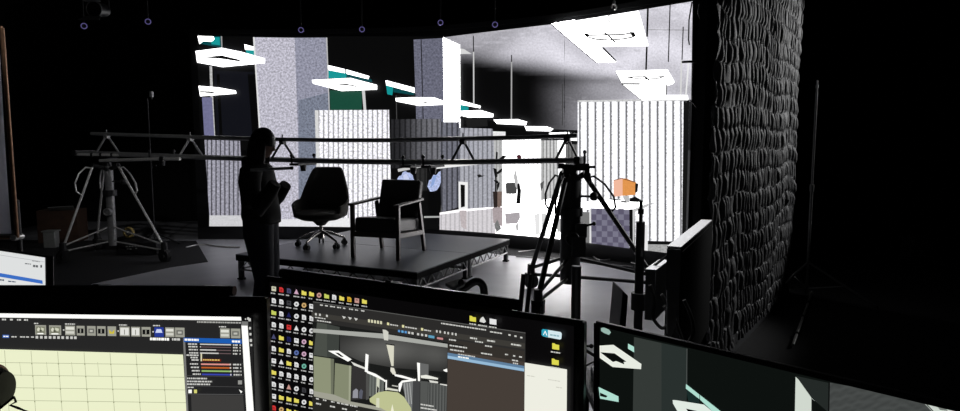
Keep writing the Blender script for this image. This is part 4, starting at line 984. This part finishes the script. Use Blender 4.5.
# ------------------------------------------------------------------ big display seen from its end, its stand, a small field monitor
N, F = at(681,248.6,2.6), at(712,221.4,3.49); z = N.z; F = V((F.x, F.y, z)); d = (F-N).normalized(); nn = V((d.y, -d.x, 0))
t = thing('display', 'large flat display seen end-on with a bright top edge, beside the quilted wall', 'display', ((N+F)/2-V((0,0,z))-nn*.03))
MB().prism([N, F, F-nn*.055, N-nn*.055], (0,0,-.60)).build('housing', MATTE, t, world=True, bevel=.004)
MB().prism([N+V((0,0,.001)), F+V((0,0,.001)), F-nn*.055+V((0,0,.001)), N-nn*.055+V((0,0,.001))], (0,0,.006)).build('top_edge', LIT_EDGE, t, world=True, label='top edge painted pale as if lit')
MB().prism([N+nn*.002+d*.015-V((0,0,.015)), F+nn*.002-d*.015-V((0,0,.015)), F+nn*.002-d*.015-V((0,0,.585)), N+nn*.002+d*.015-V((0,0,.585))], nn*.003).build('screen', MATTE, t, world=True)
mid = (N+F)/2-nn*.07
MB().prism([N-d*.001-V((0,0,.004)), N-d*.001-nn*.055-V((0,0,.004)), N-d*.001-nn*.055-V((0,0,.596)), N-d*.001-V((0,0,.596))], -d*.004).build('end_panel', GREYBOX, t, world=True)
MB().beam(V((mid.x,mid.y,.06)), V((mid.x,mid.y,z-.1)), .07, .05).build('column', BLACK, t, world=True); MB().beam(mid-d*.4+V((0,0,.05-z)), mid+d*.4+V((0,0,.05-z)), .08, .05).beam(mid-nn*.3+V((0,0,.05-z)), mid+nn*.3+V((0,0,.05-z)), .08, .05).build('base', BLACK, t, world=True)
for s in (-1, 1):
    for k in (-1, 1): 
        w = mid+d*s*.38+nn*0; w = (mid+d*s*.38) if k < 0 else (mid+nn*s*.28)
        MB().ball(V((w.x,w.y,.0285)), .028, 12).build('caster', RUBBER, t, world=True)
n2, f2 = at(656,271,2.75), at(669,260.8,2.98); f2.z = n2.z; d2 = (f2-n2).normalized(); k2 = V((d2.y, -d2.x, 0))
PX, PY = .752, 3.02
def light_stand(name, label, cat, x, y, ztop, r, spig=.0, leg_r=.55, rz=0.0, m=None, legs=3, zf=.55):
    m = m or BLACK; t = thing(name, label, cat, (x, y, 0), rz)
    zc = ztop*zf
    MB().cyl((0,0,.06), (0,0,zc), r).build('lower_tube', m, t); MB().cyl((0,0,zc), (0,0,ztop), r*.8).build('upper_tube', m, t); MB().cyl((0,0,zc-.04), (0,0,zc+.03), r*1.5).build('collar', m, t); MB().cyl((r*1.2,0,zc), (r*1.2+.05,0,zc), .008).ball((r*1.2+.06,0,zc), .016, 10).build('knob', BLKPLA, t)
    if spig: MB().cyl((0,0,ztop), (0,0,ztop+spig), .008).cyl((0,0,ztop+spig*.35), (0,0,ztop+spig*.6), .014).build('spigot', m, t)
    for k in range(legs):
        a = 2*PI*k/legs+.5; q = V((math.cos(a), math.sin(a), 0))
        lg = MB().tube([q*r+V((0,0,leg_r*.62)), q*leg_r+V((0,0,.018))], .011, 8).build('leg', m, t); MB().ball(q*leg_r+V((0,0,.016)), .0155, 10).build('rubber_tip', RUBBER, lg)
        MB().tube([q*r+V((0,0,leg_r*.2)), q*leg_r*.55+V((0,0,leg_r*.30))], .006, 6).build('brace', m, t)
    return t
light_stand('light_stand', 'thick black light stand with a thin spigot, left of the large display', 'light stand', PX, PY, 1.25, .026, .10)
fm = thing('field_monitor', 'small field monitor with a bright top edge on the thick light stand', 'monitor', (n2+f2)/2-V((0,0,.24)))
MB().prism([n2, f2, f2-k2*.045, n2-k2*.045], (0,0,-.22)).build('housing', GREYBOX, fm, world=True, bevel=.003); MB().prism([n2+V((0,0,.001)), f2+V((0,0,.001)), f2-k2*.045+V((0,0,.001)), n2-k2*.045+V((0,0,.001))], (0,0,.004)).build('top_edge', LIT_EDGE, fm, world=True, label='top edge painted pale as if lit')
c2 = (n2+f2)/2-k2*.03-V((0,0,.16)); MB().tube([V((PX+.03,PY,c2.z-.04)), V((PX+.06,PY-.05,c2.z-.02)), c2], .012, 8).cyl((PX,PY,c2.z-.08), (PX,PY,c2.z), .036).build('arm', BLACK, fm, world=True)
MB().tube([at(646,272,2.9), at(655,265,2.85), at(668,255,2.8)], .006, 6).build('antenna_cable', RUBBER, fm, world=True)
# loops of cable hanging below the displays
for k, (pts, lab) in enumerate((([(650,285),(655,300),(652,318),(662,330),(672,322),(668,304),(660,292)], 'black cable loop hanging below the small field monitor'), ([(664,306),(672,312),(678,328),(684,345),(690,360)], 'black cable dropping beside the near end of the large display'), ([(684,300),(692,318),(694,332),(688,344),(680,352)], 'thin cable curving in front of the large display face'))):
    p = [at(x, y, 2.52-.06*k) for x, y in pts]; q = []
    for i in range(len(p)-1): q += [p[i].lerp(p[i+1], s/5) for s in range(5)]
    for _ in range(3): q = [q[0]]+[(q[i-1]+q[i]*2+q[i+1])/4 for i in range(1, len(q)-1)]+[q[-1]]
    tag(MB().tube(q, .007, 8).build('cable', RUBBER), lab, 'cable', 'loose cables by the displays')
cd = thing('equipment_cart', 'black equipment cart with a pale upright patch between light stand and display', 'cart', (.62, 2.10, 0))
MB().box((0,0,.76), (.50,.52,.03)).build('top_shelf', BLACK, cd, bevel=.004); MB().box((0,0,.30), (.50,.52,.03)).build('bottom_shelf', BLACK, cd, bevel=.004)
for sx in (-1,1):
    for sy in (-1,1): MB().box((sx*.23,sy*.24,.40), (.03,.03,.70)).build('post', BLACK, cd); MB().cyl((sx*.23-.012,sy*.24,.03), (sx*.23+.012,sy*.24,.03), .03).build('wheel', RUBBER, cd)
MB().prism([at(667,290,2.36), at(672,296,2.36), at(676,306,2.36), at(676,325,2.36), at(671,338,2.36), at(667,334,2.36)], (0,.006,0)).build('pale_patch', ALU, cd, world=True, label='pale upright patch')  # thin pale outline set upright beside the cart
kb = thing('controller', 'black desk controller with a round knob behind the right monitor', 'controller', (.50, 2.22, .775)); 
MB().box((0,0,.02), (.20,.14,.04)).build('body', BLKPLA, kb, bevel=.008); MB().cyl((-.03,0,.04), (-.03,0,.075), .012).ball((-.03,0,.09), .024, 14).build('knob', RUBBER, kb)
sl = thing('tablet_slab', 'thin black slab standing on edge behind the right monitor', 'tablet', (at(622,325,2.0).x, 2.0, .775))
MB().prism([at(623,291,2.0), at(628.4,296,2.0), at(624,352,2.0), at(617.6,352,2.0)], (0,.16,0)).build('body', BLKPLA, sl, world=True, bevel=.004)
MB().box((0,.08,.006), (.09,.18,.012)).build('foot', BLACK, sl)

# ------------------------------------------------------------------ short pole in front of the right tripod, low chair, toe of pedals
light_stand('pole_stand', 'short thick black pole standing before the right tripod column', 'stand', at(576,300,4.3).x, 4.3, at(576,266,4.3).z, .041, 0, .36, zf=.3)
ch = thing('task_chair', 'low black task chair with a curved arm, just behind the middle monitor', 'chair', (-.30, 3.75, 0), math.radians(10))
MB().lathe([(.01,.42),(.20,.42),(.25,.445),(.25,.475),(.22,.49),(.01,.492)], (0,0,0), 28).build('seat', LEATHER, ch)
MB().cyl((0,0,.42), (0,0,.10), .025).build('gas_column', BLACK, ch)
for k in range(5):
    a = 2*PI*k/5+.3; q = V((math.cos(a), math.sin(a), 0)); ar = MB().tube([V((0,0,.12)), q*.27+V((0,0,.075))], [.026,.016], 8).build('base_arm', BLACK, ch); MB().ball(q*.27+V((0,0,.032)), .031, 12).build('caster', RUBBER, ar)
ap = [(448,293),(458,290.5),(466,287.5),(471,283.6),(475.4,281.4),(479,281.6),(482.4,284.4),(484,289),(484.4,298),(484,312)]
am = [at(x, y, 3.95) for x, y in ap]; q = []
for i in range(len(am)-1): q += [am[i].lerp(am[i+1], s/4) for s in range(4)]
q.append(am[-1])
for _ in range(2): q = [q[0]]+[(q[i-1]+q[i]*2+q[i+1])/4 for i in range(1, len(q)-1)]+[q[-1]]
q += [q[-1]+V((-.02,0,-.12)), V((-.12,3.82,.455))]
mm = MB()
for i in range(len(q)-1): mm.beam(q[i], q[i+1]+(q[i+1]-q[i])*.12, .022, .05, (0,1,0)) if False else None
mm.tube(q, .024, 12); mm.build('arm_loop', LEATHER, ch, world=True)
MB().prism([at(445,283,3.93), at(459,278.8,3.99), at(467,282,3.95), at(456,288.2,3.87)], (0,0,-.02)).build('arm_pad', BIN, ch, world=True, bevel=.004, label='grey arm pad')
MB().tube([at(452,290,3.92), at(448,300,3.9), V((-.36,3.9,.47))], .016, 8).build('pad_bracket', BLACK, ch, world=True)
MB().ball(at(461,282.6,3.93), .018, 12, (1,1,1.3)).build('knob', RUBBER, ch, world=True)
# shock tube pair next to the near foot of the right tripod
fp = thing('wheel_jack', 'pair of short upright black levers at the near foot of the right tripod', 'jack', (gnd(533,320).x-.1, gnd(533,320).y-.10, 0))
B0 = at(532,312,5.75)
MB().box((0,0,.03), (.20,.14,.06)).build('base', BLACK, fp, bevel=.006)
z0 = fp.matrix_basis.translation
MB().tube([z0+V((-.03,0,.05)), at(523.6,274,5.75)], .022, 10).build('lever', BLACK, fp, world=True); MB().tube([z0+V((.03,0,.05)), at(531,274,5.75)], .020, 10).build('lever', BLACK, fp, world=True)

# ------------------------------------------------------------------ quilted wall on the right
a0, b0 = gnd(696,376,.06), gnd(783,287,.06); ql = V((b0.x-a0.x, b0.y-a0.y, 0)); L = ql.length; qd = ql.normalized(); qn = V((qd.y, -qd.x, 0))
qw = thing('quilted_wall', 'tall black quilted cloth wall standing on the right of the stage', 'drape wall', (a0.x, a0.y, 0), math.atan2(qd.y, qd.x))
import mathutils.noise as mn
def quilt(u, v):
    s = u*L; z = .10+v*3.75
    w = mn.noise(V((s*1.3, z*.8, 3))); row = (z+.10*w+.03*mn.noise(V((s*6, z*2, 9))))/.155; k = math.floor(row); fr = row-k
    ph = s/.088+1.4*w+.9*mn.noise(V((s*3.1, z*1.3, 1)))+.45*mn.noise(V((s*7, k*.9, 5)))+.35*(k % 2)*(1 if fr > .12 else fr/.12)
    pin = min(1, 3.5*fr, 3.5*(1-fr))
    h = (abs(math.sin(PI*ph))**.8*(.78+.22*pin)*.036+.02*pin*mn.noise(V((s*9, z*5, 2)))) + .04*math.sin(PI*u)+.03*w
    return V((s, -.03-h, z))
MB().grid(quilt, 400, 330).build('quilt_cover', DRAPE, qw)
MB().box((L/2,.03,1.96), (L,.05,3.8)).build('backing_panel', BLACK, qw)
MB().beam((0,-.02,.055), (L,-.02,.055), .08, .09).build('bottom_rail', GREYBOX, qw)
for x in (.3, L-.3): MB().beam((x,-.05,.02), (x,.45,.02), .08, .04).build('floor_foot', BLACK, qw)
# stand and loose gear beyond it
t = light_stand('tripod_stand', 'thin pale tripod stand at the far side of the quilted wall', 'light stand', gnd(806,300).x, gnd(806,300).y, 2.1, .014, .12, .62, 1.0, RAIL)
t = thing('floor_bar', 'silver bar lying on the floor right of the quilted wall', 'bar', gnd(801,312))
MB().tube([gnd(793,345,.03), gnd(812,292,.03)], .012, 10).build('bar', STEEL, t, world=True)
for x, y in ((797,334),(803,317),(808,303)): MB().cyl(gnd(x,y,.03)-V((0,.02,0)), gnd(x,y,.03)+V((0,.02,0)), .02, n=12).build('collar', BLACK, t, world=True)
p = gnd(917,262); t = thing('road_case', 'small grey case standing alone in the dark at the right', 'case', p)
MB().box((0,0,.17), (.30,.26,.30)).build('body', GREYBOX, t, bevel=.01); MB().box((0,0,.33), (.34,.30,.03)).build('lid', GREYBOX, t, bevel=.006); MB().box((0,0,.01), (.26,.22,.02)).build('feet', RUBBER, t)

# ------------------------------------------------------------------ left side: diffusion frame, stand, boxes
f0 = at(2,28,5.2); f1 = at(10,240,5.2)
t = thing('diffusion_frame', 'tall white cloth frame on a worn bronze pole at the left edge', 'diffusion frame', (f0.x, 5.2, 0))
zt, zb = f0.z, f1.z+.02
MB().cyl((0,0,zb), (0,0,zt), .016).build('edge_pole', BRASS, t); MB().cyl((-2.2,0,zb), (-2.2,0,zt), .016).build('edge_pole', BRASS, t)
MB().cyl((-2.2,0,zt), (0,0,zt), .016).build('top_pole', BRASS, t); MB().cyl((-2.2,0,zb), (0,0,zb), .016).build('bottom_pole', BRASS, t)
MB().grid(lambda u, v: V((-2.17+u*2.13, .012*math.sin(u*23+v*3)+.008*math.sin(u*51), zb+.03+v*(zt-zb-.06))), 90, 12).build('cloth', WHITECLOTH, t, solid=.002)
for x in (-2.1, -.02):
    MB().cyl((x,.05,.03), (x,.05,zb+.3), .02).build('stand_tube', BLACK, t); MB().cyl((x,.08,zb), (x,-.02,zb), .026).build('grip', STEEL, t)
    for a in (.4, 2.5, 4.6): MB().tube([(x,.05,.30), (x+.45*math.cos(a), .05+.45*math.sin(a), .02)], .012, 8).build('leg', BLACK, t)
p = gnd(155, 246); light_stand('light_stand', 'tall thin light stand with a small head behind the rail bridge, on the left', 'light stand', p.x+.0, p.y, at(151.5,98,p.y).z, .012, 0, .34)
q = at(151.5,94.5,p.y); t = thing('lamp_head', 'small pale lamp head on top of the tall thin light stand', 'lamp', q-V((0,0,.045)))
MB().box((0,0,.05), (.045,.05,.09)).build('housing', ALU, t, bevel=.006); MB().cyl((0,0,-.03), (0,0,.01), .012).build('socket', BLACK, t)
p = gnd(64, 241); t = thing('cardboard_box', 'brown cardboard box with an open pale flap, in the dark at the left', 'box', p, .2)
MB().box((0,0,.26), (.58,.42,.52)).build('body', CARD, t, bevel=.006); MB().prism([(-.1,-.21,.52),(.26,-.21,.52),(.3,-.36,.60),(-.06,-.36,.58)], (0,.01,.006)).build('flap', BIN, t, label='pale flap')
p = gnd(52, 247.5); t = thing('plastic_bin', 'grey plastic bin in front of the brown cardboard box', 'bin', p, .1)
MB().prism([(-.085,-.07,0),(.085,-.07,0),(.085,.07,0),(-.085,.07,0)], (0,0,.25)).build('body', BIN, t, bevel=.012); MB().box((0,0,.255), (.20,.17,.02)).build('rim', BIN, t, bevel=.004)
p = gnd(139, 254.5); t = thing('flight_case', 'low black flight case with pale stencil marks beside the left tripod', 'case', p, .05)
MB().box((0,.1,.10), (.56,.34,.18)).build('body', BLACK, t, bevel=.008)
mk = MB()
for i, (x, z) in enumerate(((-.13,.13),(-.09,.13),(-.05,.13),(-.01,.13),(-.12,.09),(-.08,.09),(0,.10),(.03,.13))): mk.box((x,-.0715,z), (.026,.002,.018))
mk.build('stencil_marks', BIN, t); MB().box((0,.1,.005), (.5,.28,.01)).build('feet', RUBBER, t)
c = at(128.6,232.4,9.75); q = V((c.x, c.y, 0)); p = gnd(128, 256)
t = thing('tape_roll', 'yellow roll of tape standing upright on the low black crate by the left tripod', 'tape roll', (c.x, c.y, c.z-.085))
MB().torus(c, .066, .019, (.1,-1,.1), 32, 10).build('roll', YELLOW, t, world=True)
h_ = c.z-.0855; t = thing('crate', 'low black crate carrying the yellow tape roll', 'crate', (c.x, c.y+.02, 0))
MB().box((0,0,h_/2), (.42,.34,h_)).build('body', BLACK, t, bevel=.006); MB().box((0,-.172,h_*.6), (.12,.006,.03)).build('handle', RAIL, t)
p = gnd(215, 247); tag(MB().tube([gnd(186,247.5,.012), gnd(196,245,.012), gnd(206,244.2,.012), gnd(216,246,.012), gnd(228,247,.012), gnd(240,247,.012)], .012, 8).build('cable', STEEL), 'pale cable lying on the floor left of the standing person', 'cable', 'cables on the stage floor')
p = gnd(166,258); 
# black carpet on the left and along the foot of the video wall
cp = [V((-8.3,10.5,0)), V((-8.3,5.5,0)), gnd(60,300), gnd(92,284), gnd(170,267.5), gnd(208,262), gnd(196,241)]
tag(MB().prism([V((v.x,v.y,.0)) for v in cp], (0,0,.006)).build('carpet', CARPET), 'black carpet on the dark floor under the left tripod', 'carpet')
tag(MB().prism([(1.15,1.9,0),(8.3,1.9,0),(8.3,12.5,0),(4.2,12.5,0),(2.75,7.5,0),(1.65,4.6,0),(1.2,3.4,0)], (0,0,.006)).build('carpet', CARPET), 'black carpet on the right side of the floor behind the quilted wall', 'carpet')
edge = [gnd(x, y) for x, y in ((330,243.5),(440,245),(500,254.5),(580,262),(650,272),(684,276))]
back = [V((curve[i].x, curve[i].y, 0))+V((*led_normal(i),0))*.03 for i in range(44, len(curve)-16, 4)]
tag(MB().prism([V((v.x,v.y,0)) for v in edge]+[V((v.x,v.y,0)) for v in reversed(back)], (0,0,.006)).build('rubber_mat', CARPET), 'black rubber mat along the foot of the video wall', 'mat')
def floor_cable(px, lab, r=.011):
    p = [gnd(x, y, .006+r) for x, y in px]; q = []
    for i in range(len(p)-1): q += [p[i].lerp(p[i+1], s/5) for s in range(5)]
    q.append(p[-1])
    for _ in range(3): q = [q[0]]+[(q[i-1]+q[i]*2+q[i+1])/4 for i in range(1, len(q)-1)]+[q[-1]]
    tag(MB().tube(q, r, 8).build('cable', RAIL), lab, 'cable', 'cables on the stage floor')
floor_cable([(518,252),(540,249),(562,250.5),(585,253),(610,259),(640,262),(662,263.5)], 'dark cable nearest the foot of the video wall')
floor_cable([(516,256.5),(535,257.5),(556,259),(580,260),(600,264),(632,267)], 'dark cable along the front edge of the rubber mat')
floor_cable([(585,250),(600,262),(618,257),(640,266),(668,268)], 'dark cable crossing the other two on the rubber mat')
for k, (pts, Y, lab) in enumerate((([(692,2),(689,20),(688.6,40),(689.4,45)], 7.55, 'black cable hanging before the top right corner of the video wall'), ([(699,4),(698,14),(702,22),(708,24),(714,18)], 7.0, 'thin cable looped at the top between video wall and quilted wall'), ([(706,66),(708,120),(707,180),(708,240)], 7.2, 'thin cable running straight down between video wall and quilted wall'), ([(696,62),(690,61.6),(682,62)], 7.6, 'short black arm of cable reaching over the upper right of the video wall'), ([(686,102),(690,100),(694,104),(700,112)], 7.6, 'short cable hooked over the right end of the ribbed panel picture'))):
    p = [at(x, y, Y) for x, y in pts]; tag(MB().tube(p, .008 if k != 3 else .014, 8).build('cable', RAIL if k in (1, 2) else BLACK), lab, 'cable', 'cables hanging at the end of the video wall')
t = thing('end_post', 'black upright post with clamps at the right end of the video wall', 'post', (at(703,200,7.45).x, 7.45, 0))
x0 = t.matrix_basis.translation.x
MB().box((0,0,2.0), (.16,.12,4.0)).build('upright', BLACK, t); MB().box((0,0,.01), (.4,.4,.02)).build('foot_plate', BLACK, t)
for zz in (.7, 1.5, 2.35, 3.0): MB().box((0,-.08,zz), (.10,.06,.09)).cyl((.06,-.09,zz), (.11,-.09,zz), .012).build('clamp', RAIL, t)

# ------------------------------------------------------------------ overhead pipe, tracking cameras, hoist hook, stage lamp
def tracker(px, py, Y, label):
    c = at(px, py, Y); n = (EYE-c).normalized(); t = thing('tracking_camera', label, 'camera', c, 0, 'ring-lit cameras under the ceiling')
    MB().cyl(c-n*.10, c-n*.005, .052, n=20).build('body', BLACK, t, world=True); MB().torus(c, .036, .006, n, 24, 8).build('light_ring', VIOLET, t, world=True, label='violet glowing ring'); MB().cyl(c-n*.006, c+n*.012, .022, n=16).build('lens', BLKPLA, t, world=True)
    MB().cyl(c-n*.05+V((0,0,.05)), V((c.x-n.x*.05, c.y-n.y*.05, ZC)), .012).build('drop_rod', BLACK, t, world=True)
for px, py, Y, lab in ((84,26,9.5,'leftmost violet ring-lit camera under the dark ceiling, below the stage lamp'), (148,21.6,9.8,'second violet ring-lit camera from the left under the dark ceiling'), (301,30,10.2,'ring-lit camera above the broad speckled column on the video wall'), (362,29.4,10.2,'ring-lit camera above the green window on the video wall'), (440.5,22.6,10.0,'faint ring-lit camera above the second column on the video wall'), (495,24.6,9.6,'ring-lit camera above the dim ceiling part of the video wall')): tracker(px, py, Y, lab)
c = at(614,7,8.6); t = thing('hoist_hook', 'steel hoist hook with a chain above the skylight on the video wall', 'hook', c)
MB().torus(c, .035, .010, (.3,-1,0), 20, 8, -.9, 4.0).build('hook', STEEL, t, world=True); MB().cyl(c+V((0,0,.035)), c+V((0,0,.075)), .02).build('swivel', RAIL, t, world=True); MB().cyl(c+V((0,0,.07)), V((c.x,c.y,ZC)), .010).build('chain', RAIL, t, world=True)
c = at(100,9,8.8); t = thing('stage_lamp', 'black stage lamp with barn doors hanging under the ceiling at the upper left', 'stage lamp', c)
MB().cyl(c+V((0,.1,0)), c+V((0,-.14,-.03)), .085, .10, 20).build('housing', BLACK, t, world=True); MB().torus(c+V((0,-.14,-.03)), .10, .008, (0,1,.1)).build('front_ring', RAIL, t, world=True)
for s in (-1, 1): MB().prism([c+V((-.10,-.15,-.03+s*.09)), c+V((.10,-.15,-.03+s*.09)), c+V((.14,-.27,-.03+s*.16)), c+V((-.14,-.27,-.03+s*.16))], (0,0,.004)).build('barn_door', RAIL, t, world=True)
MB().tube([c+V((-.12,0,0)), c+V((-.12,0,.16)), c+V((.12,0,.16)), c+V((.12,0,0))], .010, 8).build('yoke', BLACK, t, world=True); MB().cyl(c+V((0,0,.16)), V((c.x,c.y,ZC)), .014).build('drop_rod', BLACK, t, world=True)

# ------------------------------------------------------------------ light and view
def spot(name, loc, tgt, power, size, angle, col=(1,1,1), blend=.6):
    l = bpy.data.lights.new(name, 'SPOT'); l.energy = power; l.shadow_soft_size = size; l.spot_size = math.radians(angle); l.spot_blend = blend; l.color = col
    o = bpy.data.objects.new(name, l); C.objects.link(o); o.location = loc; o.rotation_euler = (V(tgt)-V(loc)).to_track_quat('-Z', 'Y').to_euler(); return o
spot('quilt_fill_spot', (7.8, 8.0, 3.2), (2.75, 6.0, 1.75), 620, .10, 30, blend=.3)  # unseen spot added to brighten the quilted wall
spot('left_fill_spot', (-3.2, 2.6, 4.4), (-4.9, 9.0, .9), 150, .10, 30, blend=.8)  # added fill without a fixture, lifts the left tripod and tubes
spot('downlight', (.92, 2.95, 4.5), (.92, 2.95, 0), 430, .08, 28, blend=.5)
w = bpy.data.worlds.new('world'); SC.world = w; w.use_nodes = True
w.node_tree.nodes['Background'].inputs[0].default_value = (.02, .02, .022, 1); w.node_tree.nodes['Background'].inputs[1].default_value = .05
SC.view_settings.view_transform = 'Standard'; SC.view_settings.look = 'None'; SC.view_settings.exposure = 0; SC.view_settings.gamma = 1
try: SC.view_settings.use_curve_mapping = False
except Exception: pass
SC.cycles.use_denoising = True; SC.cycles.max_bounces = 6; SC.cycles.sample_clamp_indirect = 6
